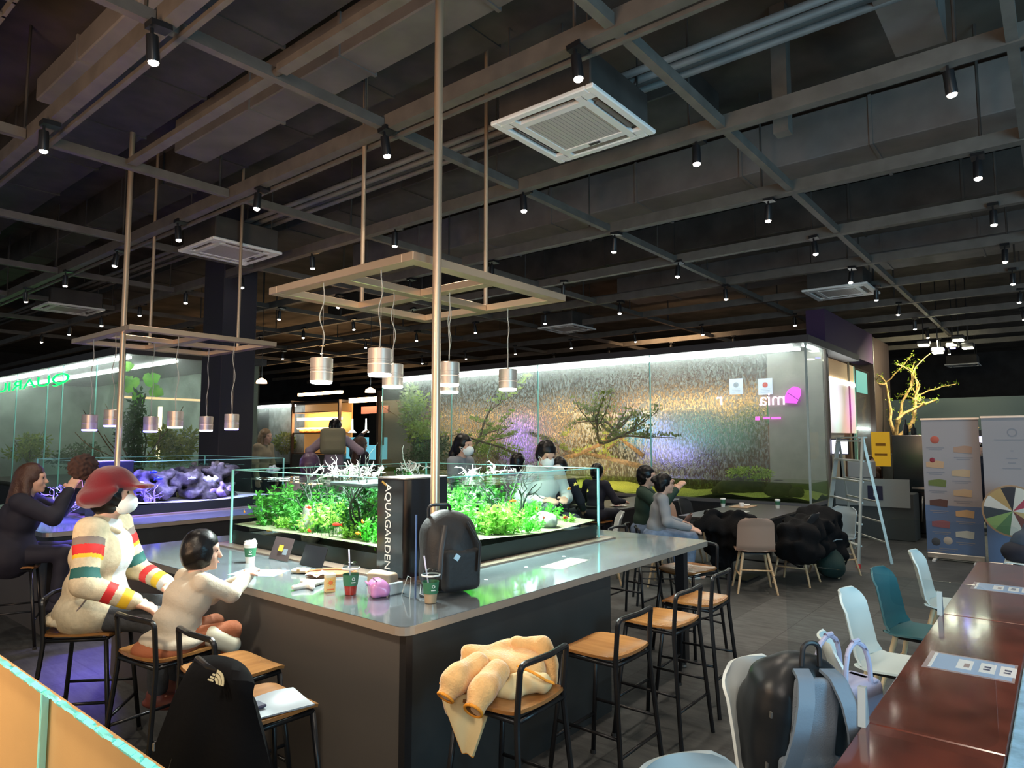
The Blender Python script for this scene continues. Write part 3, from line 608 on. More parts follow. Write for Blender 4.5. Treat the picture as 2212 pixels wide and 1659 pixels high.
# driftwood with moss inside the long terrarium
def mossy(px0, px1, label, seed, r=.05, side=1, density=900, ls=.05, name='mossy_branch', depth=2, up=.0, mt=None):
    R = random.Random(seed); a = atX(*px0, TX+.55); b = atX(*px1, TX+.55); e = E(name, label, 'branch', (a.x, a.y, a.z)); d = b-a; m = MB(); tips = []
    branch(m, (0, 0, 0), d, d.length, r, depth, R, .22, tips, up, .35); m.build('wood', bark, e, True); lm = MB()
    for _ in range(density):
        p = Vector(R.choice(tips))+Vector((R.gauss(0, .05), R.gauss(0, .06), abs(R.gauss(0, .03))+.02)); ax = Vector((R.gauss(0, .6), R.gauss(0, .6), 1)).normalized(); s = ax.cross(Vector((1, R.random(), 0))).normalized()*ls*.35
        lm.add([p-s, p+s, p+ax*ls], [(0, 1, 2)])
    lm.build('moss', mt or moss_m, e); LAST[0]['kind'] = 'stuff'
    for c in e.children:
        for v in c.data.vertices: v.co.x *= .28
    return e
mossy((1395, 1010), (1190, 930), 'low mossy driftwood reaching left behind the masked man', 3, .06)
mossy((1390, 985), (1290, 890), 'mossy driftwood branch rising over the seated girl', 4, .05, density=700)
mossy((1200, 1000), (1380, 905), 'mossy branch slanting up to the right in the terrarium', 5, .06)
mossy((1010, 1000), (1090, 890), 'yellow green mossy branch behind the woman with the white mask', 9, .05, mt=moss_b)
mossy((1130, 990), (1000, 905), 'thin mossy branch crossing just right of the pole', 12, .035, mt=moss_b)
for i, (x, y, rx, ry, rz, l) in enumerate([(1600, 1052, .45, .85, .24, 'widest dark mossy boulder in the right part of the terrarium'), (1683, 1055, .4, .45, .2, 'middle dark boulder in the right part of the terrarium'), (1722, 1062, .3, .22, .14, 'smallest dark boulder near the terrarium corner'), (1560, 1058, .3, .3, .12, 'low dark boulder left of the widest one')]):
    p = atX(x, y, TX+.55); o = solid('boulder', [('e', (0, 0, 0), (rx*.9, ry*.5, rz), None), ('e', (.1, .15, -.05), (rx*.6, ry*.35, rz*.8), None)], stone, None, .035, .08, noise=(.03, 14)); o.location = (p.x, p.y, .70+rz*.45); tag(o, l, 'rock', 'boulders in the terrarium')
o = MB(); p = atX(1620, 1022, TX+.5); leaves(o, (0, 0, 0), (.28, .45, .10), 700, .06); o = o.build('moss_clump', moss_b); o.location = p; tag(o, 'bright green moss cushion on top of the widest boulder', 'moss')
o = MB(); p = atX(888, 900, TX+.6)
def bush(name, label, px, X, rad, n, ls, mat, base=None, seed=1, n2=0, mat2=None):
    p = atX(*px, X); e = E(name, label, 'plant', (p.x, p.y, p.z-rad[2])); R = random.Random(seed); m = MB()
    for k in range(9):
        d = Vector((R.gauss(0, .4), R.gauss(0, .4), 1)); L = rad[2]*2*R.uniform(.6, 1); branch(m, (0, 0, 0), d, L, .012, 0, R, .15)
    m.build('stems', bark, e, True); l = MB()
    for k in range(9):
        c = Vector((R.uniform(-.6, .6)*rad[0], R.uniform(-.6, .6)*rad[1], rad[2]*(1+R.uniform(-.65, .65)))); leaves(l, c, [a*.42 for a in rad], n//9, ls, .2, seed=R.random())
    l.build('foliage', mat, e); LAST[0]['kind'] = 'stuff'
    if n2:
        l = MB()
        for k in range(5):
            c = Vector((R.uniform(-.5, .5)*rad[0], R.uniform(-.5, .5)*rad[1], rad[2]*(1+R.uniform(-.2, .8)))); leaves(l, c, [a*.35 for a in rad], n2//5, ls, .2, seed=R.random())
        l.build('bright_foliage', mat2, e); LAST[0]['kind'] = 'stuff'
    return e
bush('leafy_shrub', 'tall pale leaved shrub at the left end of the long terrarium', (895, 895), TX+.6, (.4, .75, .75), 1100, .11, moss_b, seed=5, n2=800, mat2=pleaf)
bush('leafy_shrub', 'dark low shrub beneath the pale leaved one in the terrarium', (925, 960), TX+.5, (.4, .9, .5), 1100, .10, dleaf, seed=6)
bush('leafy_shrub', 'yellow green fern bush right of the pole in the terrarium', (1075, 975), TX+.6, (.35, .9, .22), 900, .07, moss_b, seed=8)
# ------------------------------------------------------------------ structures right of the terrarium
PYy = TY0+.1
def PX(x): return atY(x, 900, PYy).x
tile_m = M('tile_brown', (.055, .036, .032), .4)
column('trim_2', (PX(1893), PYy), (PX(1926), PYy+.5), 4.05, tile_m, 'narrow brown tiled pillar right of the frosted window')
column('trim_3', (PX(1784), PYy+.02), (PX(1797), PYy+.3), TZ, tile_m, 'thin brown door jamb at the terrarium end')
tz = atY(1830, 685, PYy).z
o = MB().bx((PX(1792), PYy+.02, TZ+.14), (PX(1893), PYy+.35, 4.10)).build('trim_4', M('purple_block', (.055, .022, .075), .7, noise=.1, nscale=60)); tag(o, 'dark purple block above the terrarium roof', kind='structure')
fr = E('frosted_window', 'backlit frosted pane with white, pink and green glow behind the ladder', 'window', (PX(1799), PYy+.12, 0)); W_ = PX(1862)-PX(1799)
def zz(y): return atY(1830, y, PYy).z
fm = bpy.data.materials.new('frosted'); fm.use_nodes = True; nt = fm.node_tree; b = nt.nodes['Principled BSDF']; tc = nt.nodes.new('ShaderNodeTexCoord')
def spotc(c, r, col):
    m1 = nt.nodes.new('ShaderNodeVectorMath'); m1.operation = 'DISTANCE'; m1.inputs[1].default_value = c; nt.links.new(tc.outputs['Object'], m1.inputs[0])
    mr = nt.nodes.new('ShaderNodeMapRange'); mr.inputs[1].default_value = r; mr.inputs[2].default_value = 0; nt.links.new(m1.outputs['Value'], mr.inputs[0])
    mx = nt.nodes.new('ShaderNodeMix'); mx.data_type = 'RGBA'; mx.blend_type = 'MIX'; mx.inputs[7].default_value = (*col, 1); nt.links.new(mr.outputs[0], mx.inputs[0]); return mx
zc = zz(865)
a1 = spotc((W_*.25, 0, zc), .85, (1.6, 1.6, 2.0)); a2 = spotc((W_*.85, 0, zc-.1), .6, (1.0, .12, .9)); a3 = spotc((W_*.7, 0, zc-.5), .5, (.9, .25, .3)); a4 = spotc((W_*.35, 0, zc-.45), .4, (.3, .8, .4))
a4.inputs[6].default_value = (.52, .36, .24, 1)
nt.links.new(a4.outputs[2], a3.inputs[6]); nt.links.new(a3.outputs[2], a2.inputs[6]); nt.links.new(a2.outputs[2], a1.inputs[6]); nt.links.new(a1.outputs[2], b.inputs['Emission Color']); b.inputs['Emission Strength'].default_value = .5; b.inputs['Roughness'].default_value = .3
MB().bx((0, 0, zz(935)), (W_, .02, zz(825))).build('pane', fm, fr)
MB().bx((0, -.01, zz(828)), (W_, .06, zz(820))).build('light_strip', led, fr)
MB().bx((0, .01, zz(818)), (W_, .05, TZ-.02)).build('upper_panel', M('tan_panel', (.55, .37, .20), .6, emit=(.5, .3, .14), es=.25), fr)
MB().bx((0, .03, 0), (W_*.62, .08, zz(935))).build('lower_panel', conc, fr)
MB().bx((W_, .0, .1), (W_+.05, .05, TZ-.02)).build('jamb', edge_g, fr)
sg = E('entrance_glass', 'greenish glass door leaf between the frosted pane and the tiled pillar', 'door', (W_+PX(1799)+.06, PYy+.1, 0)); W2 = PX(1892)-PX(1862)-.1
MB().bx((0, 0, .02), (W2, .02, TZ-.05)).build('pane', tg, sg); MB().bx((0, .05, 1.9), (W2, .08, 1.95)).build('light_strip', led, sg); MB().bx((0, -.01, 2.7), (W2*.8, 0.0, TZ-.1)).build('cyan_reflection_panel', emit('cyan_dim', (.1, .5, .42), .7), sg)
MB().bx((0, .4, 0), (W2+.6, .45, 1.0)).build('low_wall', conc, sg)
# behind: dark far partition & branch display
o = MB().bx((19.6, -4, 0), (19.8, 3.6, 2.7)).build('trim_5', M('teal_partition', (.016, .034, .042), .6)); tag(o, 'teal grey partition behind the standing banners', kind='structure')
bd = E('branch_display', 'tall mossy branch sculpture under floodlights behind the black cabinet', 'branch', atD(1935, 948, 15.5)); R = random.Random(21); m = MB(); tips = []
for (dx, dz) in ((.2, 1), (1, .75), (1, .35), (1.1, .1), (.7, -.3), (.5, .6), (1.2, -.05), (.9, .9)):
    branch(m, (0, 0, 0), RT*dx+Vector((rnd.uniform(-.1, .1), 0, dz)), 1.4, .045, 1, R, .28, tips)
m.build('wood', M('pale_bark', (.42, .26, .10), .8, noise=.4, nscale=14), bd, True); lm = MB()
for _ in range(1500):
    p = Vector(R.choice(tips))+Vector((R.gauss(0, .035), R.gauss(0, .035), R.gauss(.02, .03))); ax = Vector((R.gauss(0, 1), R.gauss(0, 1), R.gauss(0, 1))).normalized()*.05; s = ax.cross(Vector((0, 0, 1)))*.4; lm.add([p-s, p+s, p+ax], [(0, 1, 2)])
lm.build('moss', moss_b, bd); LAST[0]['kind'] = 'stuff'
o = MB().bx((-.3, -.3, -1.7), (1.2, .5, -.35)).build('plinth', M('plinth_dark', (.03, .03, .03), .6), bd)
for i, (x, y) in enumerate(((1995, 746), (2070, 735), (2091, 752), (2026, 762), (2058, 752))):
    p = atD(x, y, 14.8); e = E('floodlight', ['leftmost', 'upper', 'rightmost', 'lower', 'small violet'][i]+' floodlight in the cluster over the branch display', 'floodlight', p, 0, 'floodlights over the branch display')
    MB().box((0, 0, .06), (.24, .24, .1), bev=.02).build('housing', black, e); MB().box((0, 0, 0), (.22 if i < 4 else .1, .2 if i < 4 else .1, .03), bev=.01).build('lens', emit('flood', (1, .98, .72), 16) if i < 4 else lamp_blue, e); MB().tube([(0, 0, .1), (0, 0, 2.0)], .012, 6).build('stem', blackm, e)
l = area('branch_floods', atD(2035, 745, 14.6), atD(1985, 900, 15.4), .6, 160, (1, .95, .6))
# ------------------------------------------------------------------ left terrarium
LX, LY = 4.73, 12.55
t = E('plant_terrarium', 'tall plant terrarium at the far left with a bright light strip and green mirrored lettering', 'terrarium', (LX, LY, 0)); LZ = 3.17; LW = 2.55; LL = 9
def L2(name, a, b, mat): return MB().bx(a, b).build(name, mat, t)
L2('cabinet', (0, 0, 0), (LW, LL, .62), _m['cabinet_dark'])
L2('roof', (-.08, -.08, LZ), (LW+.1, LL, LZ+.13), cap_m)
for i, (a, b) in enumerate(((0, 1.25), (1.25, 3.0), (3.0, 3.9), (3.9, 6), (6, LL))):
    L2('side_pane', (0, a+.006, .62), (.015, b-.006, LZ), tg); L2('pane_seam', (-.004, b-.008, .62), (.017, b+.008, LZ), edge_g)
L2('front_pane', (.016, 0, .62), (LW*.66, .015, LZ), tg); L2('beige_pane', (LW*.66, 0.05, .62), (LW, .08, LZ), M('misty_panel', (.30, .29, .25), .5))
L2('front_pane', (LW*.66, 0, .62), (LW, .015, LZ), tg)
L2('corner_post', (-.012, -.012, .62), (.02, .02, LZ), _m['post_pale'])
L2('light_strip', (.08, .1, LZ-.06), (.15, LL-.2, LZ-.02), led); L2('light_strip', (.9, .1, LZ-.06), (.96, LL-.2, LZ-.02), led)
L2('back_wall', (LW+.0, .3, .62), (LW+.03, LL, LZ), M('misty_back', (.30, .35, .30), .5, noise=.3, nscale=1.2))
L2('end_wall', (0.05, LL-.1, .62), (LW, LL, LZ), _m['misty_back'])
L2('bed', (.02, .02, .62), (LW-.02, LL-.1, .72), soil_m)
L2('warm_beam', (.3, .8, 2.45), (LW, .86, 2.49), emit('warm_beam', (1, .6, .3), 1.2))
L2('light_tube', (1.3, 1.6, 1.3), (1.36, 1.66, 2.35), emit('tube_warm', (1, .75, .35), 3.0))
gsign = emit('green_neon', (.0, 1, .08), 2.6)
q = atX(66, 830, LX); e = E('neon_sign', 'green mirrored neon lettering on the far left terrarium glass', 'sign', (LX-.03, q.y, q.z))
wq = abs(atX(0, 822, LX).y-atX(172, 822, LX).y)
o = text('letters', 'QUARIUM', .42, gsign, (0, 0, 0), Rx, e, .004, True)
dm = max(v.co.x for v in o.data.vertices)*2; s_ = wq*1.14/dm; o.scale = (s_, .72, 1); o.location = (0, wq*.10, 0)
def tropical(px, Y, label, seed, h, n, leafmat, big=.28):
    p = atY(*px, Y); R = random.Random(seed); e = E('tropical_plant', label, 'plant', (p.x, p.y, .72)); m = MB(); lm = MB()
    for k in range(n):
        a = R.uniform(0, 6.28); tip = Vector((math.cos(a)*R.uniform(.1, .45), math.sin(a)*R.uniform(.1, .3), h*R.uniform(.45, 1))); pts = arc((0, 0, 0), (tip.x*.2, tip.y*.2, tip.z*.8), tip); m.tube(pts, .012, 5)
        d = Vector((math.cos(a), math.sin(a), -.3)).normalized(); s = d.cross(Vector((0, 0, 1))).normalized(); L = big*R.uniform(.7, 1.2)
        out = [tip]; prof = [(.1, .3), (.35, .48), (.6, .42), (.85, .2)]
        vs = [tip]+[tip+d*L*u+s*L*v for u, v in prof]+[tip+d*L]+[tip+d*L*u-s*L*v for u, v in reversed(prof)]; lm.add(vs, [tuple(range(len(vs)))])
    m.build('stalks', M('stalk', (.05, .07, .03), .6), e, True); lm.build('leaves', leafmat, e); return e
def _():
    p = atY(300, 838, LY+.5); e = E('big_leaf_plant', 'bright green broad leaf plant high in the left terrarium', 'plant', (p.x, p.y, .72)); R = random.Random(2); m = MB(); h = p.z-.72
    for k in range(6): m.tube([(R.uniform(-.1, .1), 0, 0), (R.uniform(-.15, .15), R.uniform(-.1, .1), h*.5), (R.uniform(-.12, .12), 0, h*.95)], .016, 6)
    m.build('stalks', _m['stalk'] if 'stalk' in _m else M('stalk', (.05, .07, .03), .6), e, True); lm = MB()
    for (dx, dz, L, a) in ((-.05, .0, .34, 2.6), (.12, .12, .30, .6), (-.15, .32, .2, 2.2), (.05, -.1, .3, 4.2), (.18, .0, .25, -.6), (-.2, .1, .25, 3.4)):
        tip = Vector((dx, R.uniform(-.1, .1), h+dz)); d = Vector((math.cos(a), -.3, math.sin(a)*.8)).normalized(); s = d.cross(Vector((0, 1, .3))).normalized()
        prof = [(.0, .25), (.2, .48), (.45, .46), (.5, .30), (.6, .42), (.85, .2)]
        lm.add([tip]+[tip+d*L*u+s*L*v for u, v in prof]+[tip+d*L]+[tip+d*L*u-s*L*v for u, v in reversed(prof)], [tuple(range(14))])
    lm.build('leaves', gleaf, e)
_()
bush('leafy_shrub', 'green fern bush in the left terrarium behind the white pendant', (375, 965), LX+1.25, (.55, .6, .35), 1400, .11, moss_m, seed=31)
bush('leafy_shrub', 'dark climbing plant at the corner of the left terrarium', (290, 930), LX+.35, (.25, .3, .75), 700, .12, dleaf, seed=32)
bush('leafy_shrub', 'olive shrub at the far left edge of the terrarium', (60, 965), LX+.8, (.5, .9, .4), 800, .12, moss_m, seed=33)
bush('leafy_shrub', 'dim shrub low in the left terrarium above the phone', (180, 985), LX+.8, (.5, 1.0, .3), 700, .10, dleaf, seed=34)
# ------------------------------------------------------------------ middle background: glass case, bakery, blue tank
BXp = 13.6
def BY(x): return atX(x, 900, BXp).y
def BZ(x, y): return atX(x, y, BXp).z
e = E('bakery_case', 'tall lit bakery display with warm glowing shelves behind the standing woman', 'display case', (BXp, BY(733), 0)); W1 = BY(632)-BY(733)
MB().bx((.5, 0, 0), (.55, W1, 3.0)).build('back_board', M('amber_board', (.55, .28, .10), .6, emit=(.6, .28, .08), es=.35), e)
for z, s in ((BZ(680, 850), 1), (BZ(680, 905), 1), (BZ(680, 925), .4)): MB().bx((.1, .1, z-.04*s), (.2, W1*.95, z+.05*s)).build('light_strip', ledw, e)
for z in (1.2, BZ(680, 935), BZ(680, 890)): MB().bx((0, 0, z-.02), (.5, W1, z+.01)).build('shelf', M('shelf_brown', (.25, .12, .05), .5), e)
for i in range(7): o = solid('loaf', [('e', (0, 0, 0), (.12, .16, .09), None)], M('bread', (.5, .26, .09), .8, noise=.3, nscale=12), e, .03, .02); o.location = (.28, .25+i*(W1-.5)/6, BZ(680, 935)+.07)
for y in (0, W1): MB().bx((-.04, y-.03, 0), (.06, y+.03, 3.0)).build('frame_post', M('post_brown', (.17, .12, .10), .5), e)
MB().bx((0, 0, 2.92), (.5, W1, 3.0)).build('top', cap_m, e); MB().bx((0, 0, 0), (.5, W1, 1.15)).build('counter', M('case_grey', (.2, .2, .19), .5), e)
e = E('service_counter', 'service counter with menu board and bluish glass cabinet behind the standing woman', 'counter', (BXp, BY(815), 0)); W3 = BY(740)-BY(815)
MB().bx((1.4, 0, 0), (1.5, W3, 3.0)).build('back_wall', M('grey_board', (.16, .15, .15), .6), e)
MB().bx((.1, .1, 0), (.7, W3-.1, 1.05)).build('base', _m['case_grey'], e)
MB().bx((.1, W3*.12, 1.05), (.6, W3-.1, 1.75)).build('glass_cabinet', M('cyan_cabinet', (.15, .35, .42), .2, emit=(.14, .48, .60), es=.8), e)
MB().bx((.6, .2, BZ(775, 892)), (.66, W3-.2, BZ(775, 876))).build('menu_board', M('menu_red', (.30, .10, .08), .6, emit=(.3, .12, .1), es=.4), e)
MB().bx((.2, .1, BZ(775, 868)), (.28, W3-.05, BZ(775, 858))).build('light_strip', ledw, e)
MB().bx((.05, -.1, 1.5), (.2, .45, 2.5)).build('dark_machine', black, e)
for y in (W3*.45, W3*.85): MB().lathe([(.02, .45), (.03, .1), (.14, 0), (.001, 0)], (.2, y, 1.9), 16).build('small_lamp', emit('small_lamp', (.9, 1, .9), 3), e, True)
MB().bx((-.05, -.12, 0), (.06, -.02, 3.2)).build('post', M('post_brown', (.17, .12, .10), .5), e)
e = E('white_light_case', 'small glass terrarium with a white light strip between column and bakery', 'terrarium', (BXp, BY(630), 0)); W4 = BY(535)-BY(630)
MB().bx((0, .02, .8), (.02, W4, 2.95)).build('pane', tg, e); MB().bx((.9, 0, .8), (.95, W4, 2.95)).build('back_wall', M('pale_wet', (.30, .31, .30), .5, noise=.3, nscale=4), e)
MB().bx((.1, .05, 2.86), (.2, W4, 2.93)).build('light_strip', led, e); MB().bx((-.05, 0, 2.95), (1, W4, 3.05)).build('top', cap_m, e); MB().bx((0, 0, 0), (1, W4, .8)).build('cabinet', _m['cabinet_dark'], e)
MB().bx((0, -.03, 0), (.05, .02, 2.95)).build('post', _m['post_pale'], e)
l_ = MB(); leaves(l_, (.5, W4*.4, 1.55), (.3, .5, .35), 700, .14); l_.build('foliage', moss_m, e); LAST[0]['kind'] = 'stuff'
for (x, y, z_) in ((565, 828, 2.1), (800, 848, 2.1)):
    p = atD(x, y, 12.5); e = E('glowing_pendant', 'blurred warm round lamp '+('right of the dark column' if x < 700 else 'above the service counter'), 'pendant lamp', p)
    MB().lathe([(.10, 0), (.09, .05), (.03, .09), (.001, .1)], n=20).build('shade', emit('warm_shade', (1, .6, .32), 5), e, True); MB().tube([(0, 0, .1), (0, 0, 5.3-p.z)], .006, 5).build('cable', blackm, e)
# ------------------------------------------------------------------ life of the planted aquarium
SZ = .89+.15
tw = M('bleached_wood', (.62, .62, .60), .6, noise=.2, nscale=30, bump=.3)
dwood = M('sunken_wood', (.030, .040, .030), .7, noise=.4, nscale=20)
g1 = leafm('plant_lime', (.20, .52, .05), (.48, .82, .16), 12); g2 = leafm('plant_green', (.04, .24, .03), (.14, .50, .07), 12); g3 = leafm('plant_deep', (.010, .07, .012), (.04, .20, .04), 12); g4 = leafm('plant_neon', (.08, .60, .04), (.25, .95, .12), 12)
tray = MB().bx((-.0, 0, 0), (.62, .34, .022), bev=.004).build('floating_tray', M('tray_dark', (.04, .05, .05), .4)); p = at(718, 1040, 1.415); tray.location = (p.x-.02, p.y-.34, 1.392); tag(tray, 'dark floating tray under the larger cluster of white twigs', 'tray')
def twigs(px, py, n, sx, sy, h, label, seed, cat='driftwood', z=1.40):
    c = at(px, py, z); e = E('bleached_driftwood', label, cat, c); R = random.Random(seed)
    for k in range(n):
        m = MB(); p = (R.uniform(-sx, sx), R.uniform(-sy, sy), .01); branch(m, p, (R.gauss(0, .5), R.gauss(0, .5), 1), h*R.uniform(.45, 1), R.uniform(.006, .012), 1, R, .45); m.build('twig', tw, e, True)
    return e
twigs(755, 1030, 34, .26, .15, .14, 'dense cluster of bleached white twigs on the tray above the green aquarium', 1)
twigs(885, 1018, 12, .14, .08, .11, 'smaller cluster of bleached twigs right behind the black lettered box', 2)
twigs(1022, 1030, 7, .07, .08, .17, 'two tall bleached twigs right of the pole above the aquarium', 3)
twigs(1065, 1025, 8, .07, .06, .12, 'greyish twig bundle right of the two tall twigs', 5)
twigs(1115, 1022, 3, .04, .03, .09, 'single small twig stub beside the masked man', 6)
def trunk(x, y, label, seed, h=.42, r=.012):
    R = random.Random(seed); e = MB(); 
    for k in range(3): branch(e, (R.gauss(0, .02), R.gauss(0, .02), 0), (R.gauss(0, .25), R.gauss(0, .25), 1), h*R.uniform(.7, 1), r, 2, R, .28, None, .12)
    o = e.build('sunken_branch', dwood, None, True); o.location = (x, y, SZ-.02); return tag(o, label, 'branch', 'sunken branches in the green aquarium')
def plant(x, y, label, mat, n, rad, h, ls, seed, rot=0, mode='bush'):
    R = random.Random(seed); e = E('aquatic_plant', label, 'plant', (x, y, SZ-.02), 0, 'plants in the green aquarium'); st = MB(); lm = MB()
    ns = max(5, int(n/34))
    for k in range(ns):
        a = R.uniform(0, 2*PI); q = math.sqrt(R.random()); b = Vector((math.cos(a)*rad*q, math.sin(a)*rad*q, 0)); hh = h*R.uniform(.55, 1)*(1-.35*q)
        tp = b*1.15+Vector((R.gauss(0, .02), R.gauss(0, .02), hh)); pts = arc(b*.8, (b+tp)/2+Vector((R.gauss(0, .015), R.gauss(0, .015), 0)), tp, 5); st.tube(pts, .0015, 4)
        nl = n//ns
        for j in range(nl):
            u = (j+.5)/nl; i = min(4, int(u*5)); p = pts[i].lerp(pts[i+1], u*5-i)
            if mode == 'ball' and u < .6: continue
            d = Vector((R.gauss(0, 1), R.gauss(0, 1), R.gauss(.5, .6))).normalized(); s = d.cross(Vector((R.gauss(0, 1), R.gauss(0, 1), 1))).normalized(); L = ls*R.uniform(.6, 1.3)
            lm.add([p, p+d*L*.5+s*L*.22, p+d*L, p+d*L*.5-s*L*.22], [(0, 1, 2, 3)])
    st.build('stems', g3, e); lm.build('leaves', mat, e); LAST[0]['kind'] = 'stuff'; return e
for i, (x, y, s) in enumerate([(3.2, 4.0, 3), (3.55, 3.75, 4), (2.95, 4.35, 5), (3.85, 3.4, 6), (4.05, 3.3, 7), (4.35, 3.6, 9), (3.0, 3.75, 8), (3.5, 4.3, 12)]):
    trunk(x, y, 'dark sunken branch among the plants, '+['behind the red fish', 'in the middle', 'at the left end', 'right of the black box', 'thick, under the two tall twigs', 'near the right end', 'close to the left pane', 'at the back'][i], s)
PL = [(2.95, 4.75, 'dark weeds in the far left corner of the green aquarium', g2, 1000, .16, .42, .045, 'bush'), (3.3, 4.75, 'deep weeds along the far end pane', g3, 1200, .3, .44, .05, 'bush'), (2.86, 4.55, 'small lime tuft beside the left edge seam', g1, 240, .07, .14, .03, 'bush'), (4.1, 4.75, 'deep green thicket in the far right corner of the tank', g3, 1200, .35, .44, .05, 'bush'), (3.1, 3.75, 'deep green weeds just behind the lime bush', g3, 1500, .28, .44, .045, 'bush'), (4.2, 3.9, 'deep green weeds behind the right pane plants', g3, 1500, .32, .44, .045, 'bush'), (3.55, 3.35, 'mid green weeds reaching the water surface right of the backpack', g2, 1100, .18, .42, .04, 'bush'), (2.84, 3.45, 'bright leafy tuft low beside the box on the left pane', g4, 500, .10, .22, .03, 'bush'), (2.95, 4.15, 'thin tall weeds between stone and lime bush', g2, 500, .10, .40, .035, 'bush'), (3.95, 3.12, 'low bright tuft at the foot of the right pane', g4, 500, .14, .14, .028, 'bush'), (2.93, 4.38, 'pale weeds at the left end of the green aquarium', g2, 500, .10, .34, .035, 'bush'), (2.90, 4.00, 'rounded lime green bush in the left part of the green aquarium', g1, 1500, .19, .30, .036, 'ball'),
      (2.95, 3.50, 'green leafy clump beside the black box', g2, 900, .15, .36, .036, 'bush'), (2.88, 3.72, 'small lime tuft in front of the branches', g1, 420, .09, .18, .03, 'bush'), (3.3, 4.4, 'tall dark weeds along the back pane, left', g3, 1100, .25, .46, .05, 'bush'), (3.9, 4.3, 'tall dark weeds along the back pane, right', g3, 1100, .3, .46, .05, 'bush'),
      (3.35, 3.30, 'bright leafy clump right of the backpack', g4, 1200, .17, .30, .036, 'bush'), (3.75, 3.22, 'yellow green grass clump in the middle of the right pane', g1, 1100, .17, .27, .045, 'bush'), (4.1, 3.35, 'bright mid green clump under the bundle of twigs', g4, 1000, .17, .25, .035, 'bush'),
      (4.45, 3.45, 'dense neon green carpet mound at the right end', g4, 2600, .26, .20, .028, 'bush'), (4.5, 3.95, 'dark tall weeds behind the neon mound', g2, 1100, .22, .44, .045, 'bush'), (3.6, 3.8, 'dark weeds in the middle of the green aquarium', g2, 1300, .3, .42, .045, 'bush'), (4.55, 3.12, 'low pale tuft in the right front corner', g1, 260, .08, .08, .025, 'bush'), (2.85, 4.22, 'tiny lime tuft on the sand at the left', g1, 160, .05, .10, .03, 'bush')]
for i, (x, y, l, mt, n, r_, h, ls, md) in enumerate(PL): plant(x, y, l, mt, n, r_, h, ls, 40+i, mode=md)
for i, (x, y, r_, l) in enumerate([(2.92, 4.28, .10, 'grey standing stone near the left pane'), (4.25, 3.15, .12, 'pale flat rock below the neon mound'), (3.15, 3.1, .08, 'pale stone low beside the backpack')]):
    o = solid('stone', [('e', (0, 0, 0), (r_*.7, r_, r_*(1.6 if i == 0 else .55)), None)], M('pale_stone', (.34, .36, .30), .8, noise=.3, nscale=20), None, .012, .02, noise=(.012, 40)); o.location = (x, y, SZ+.03); tag(o, l, 'rock')
def fish(p, ang, mat, label, s=.045, grp='small orange fish in the green aquarium'):
    e = E('fish', label, 'fish', p, ang, grp); o = solid('body', [('e', (0, 0, 0), (s*.5, s*.13, s*.24), None), ('e', (-s*.3, 0, 0), (s*.3, s*.06, s*.10), None)], mat, e, s*.07, s*.1)
    MB().prism([(-s*.45, 0), (-s*.85, s*.26), (-s*.75, 0), (-s*.85, -s*.26)], 1, -.001, .001).build('tail_fin', mat, e); MB().prism([(-.1*s, s*.2), (-.3*s, s*.4), (-.3*s, s*.15)], 1, -.001, .001).build('dorsal_fin', mat, e); return e
fo = M('fish_orange', (.95, .32, .03), .35, emit=(.9, .3, .02), es=.12); fr_ = M('fish_red', (.85, .05, .02), .35); fy = M('fish_yellow', (.9, .6, .1), .35)
for i, (x, y, fx, mt, l) in enumerate([(528, 1106, 0, fo, 'orange fish near the left edge of the tank'), (580, 1146, 0, fy, 'yellow fish just above the cup lid'), (726, 1133, 0, fr_, 'biggest red fish in the middle of the left pane'), (668, 1096, 0, fr_, 'dark red fish over the lime bush'), (667, 1146, 0, fr_, 'red fish low beside the lime bush'), (772, 1152, 0, fo, 'orange fish low, left of the black box'), (784, 1127, 0, fo, 'orange fish touching the box edge'),
        (1110, 1082, 1, fo, 'orange fish in front of the dark branches, right pane'), (1160, 1098, 1, fo, 'small orange fish left of the neon mound'), (1228, 1056, 1, fo, 'orange fish high near the right end'), (1245, 1046, 1, fy, 'yellow fish highest near the right end'), (1175, 1118, 1, fr_, 'red fish low in the right pane'), (1220, 1118, 1, fr_, 'reddish fish at the foot of the neon mound'), (1270, 1060, 1, fy, 'yellow fish nearest the right corner')]):
    p = atY(x, y, 3.03) if fx else atX(x, y, 2.76); p = p if fx else Vector((p.x, p.y, p.z)); fish(p, rnd.uniform(-.5, .5)+(0 if fx else PI/2)+(PI if i % 3 == 0 else 0), mt, l, .055 if i == 2 else .042)
# ------------------------------------------------------------------ reef aquarium
OY = 4.6; rk = M('live_rock', (.075, .06, .06), .85, noise=.7, nscale=14, bump=.8, bscale=25); cw = M('coral_white', (.70, .66, .82), .6, noise=.2, nscale=30, bump=.4); cv = M('coral_violet', (.42, .28, .70), .6, noise=.3, nscale=25, bump=.5); cy = M('coral_olive', (.36, .34, .08), .6, noise=.3, nscale=20)
RZ = .89+.11
def reef(px, y0, X, ell, label, seed):
    p = atY(px, y0, X); o = solid('live_rock', ell, rk, None, .016, .03, noise=(.05, 34)); o.location = (p.x, p.y, RZ); return tag(o, label, 'rock', 'live rocks in the reef aquarium')
reef(455, 1080, 7.95, [('e', (0, 0, .08), (.28, .2, .12), None), ('e', (-.25, .05, .22), (.22, .16, .09), None), ('e', (.18, .1, .30), (.20, .16, .10), None), ('e', (-.05, 0, .05), (.3, .22, .08), None)], 'large dark live rock stack at the right of the reef tank', 1)
reef(330, 1090, 8.0, [('e', (0, 0, .1), (.24, .2, .12), None), ('e', (.1, .08, .26), (.2, .14, .08), None), ('e', (-.1, .1, .2), (.12, .12, .12), None)], 'live rock mound behind the red hat', 2)
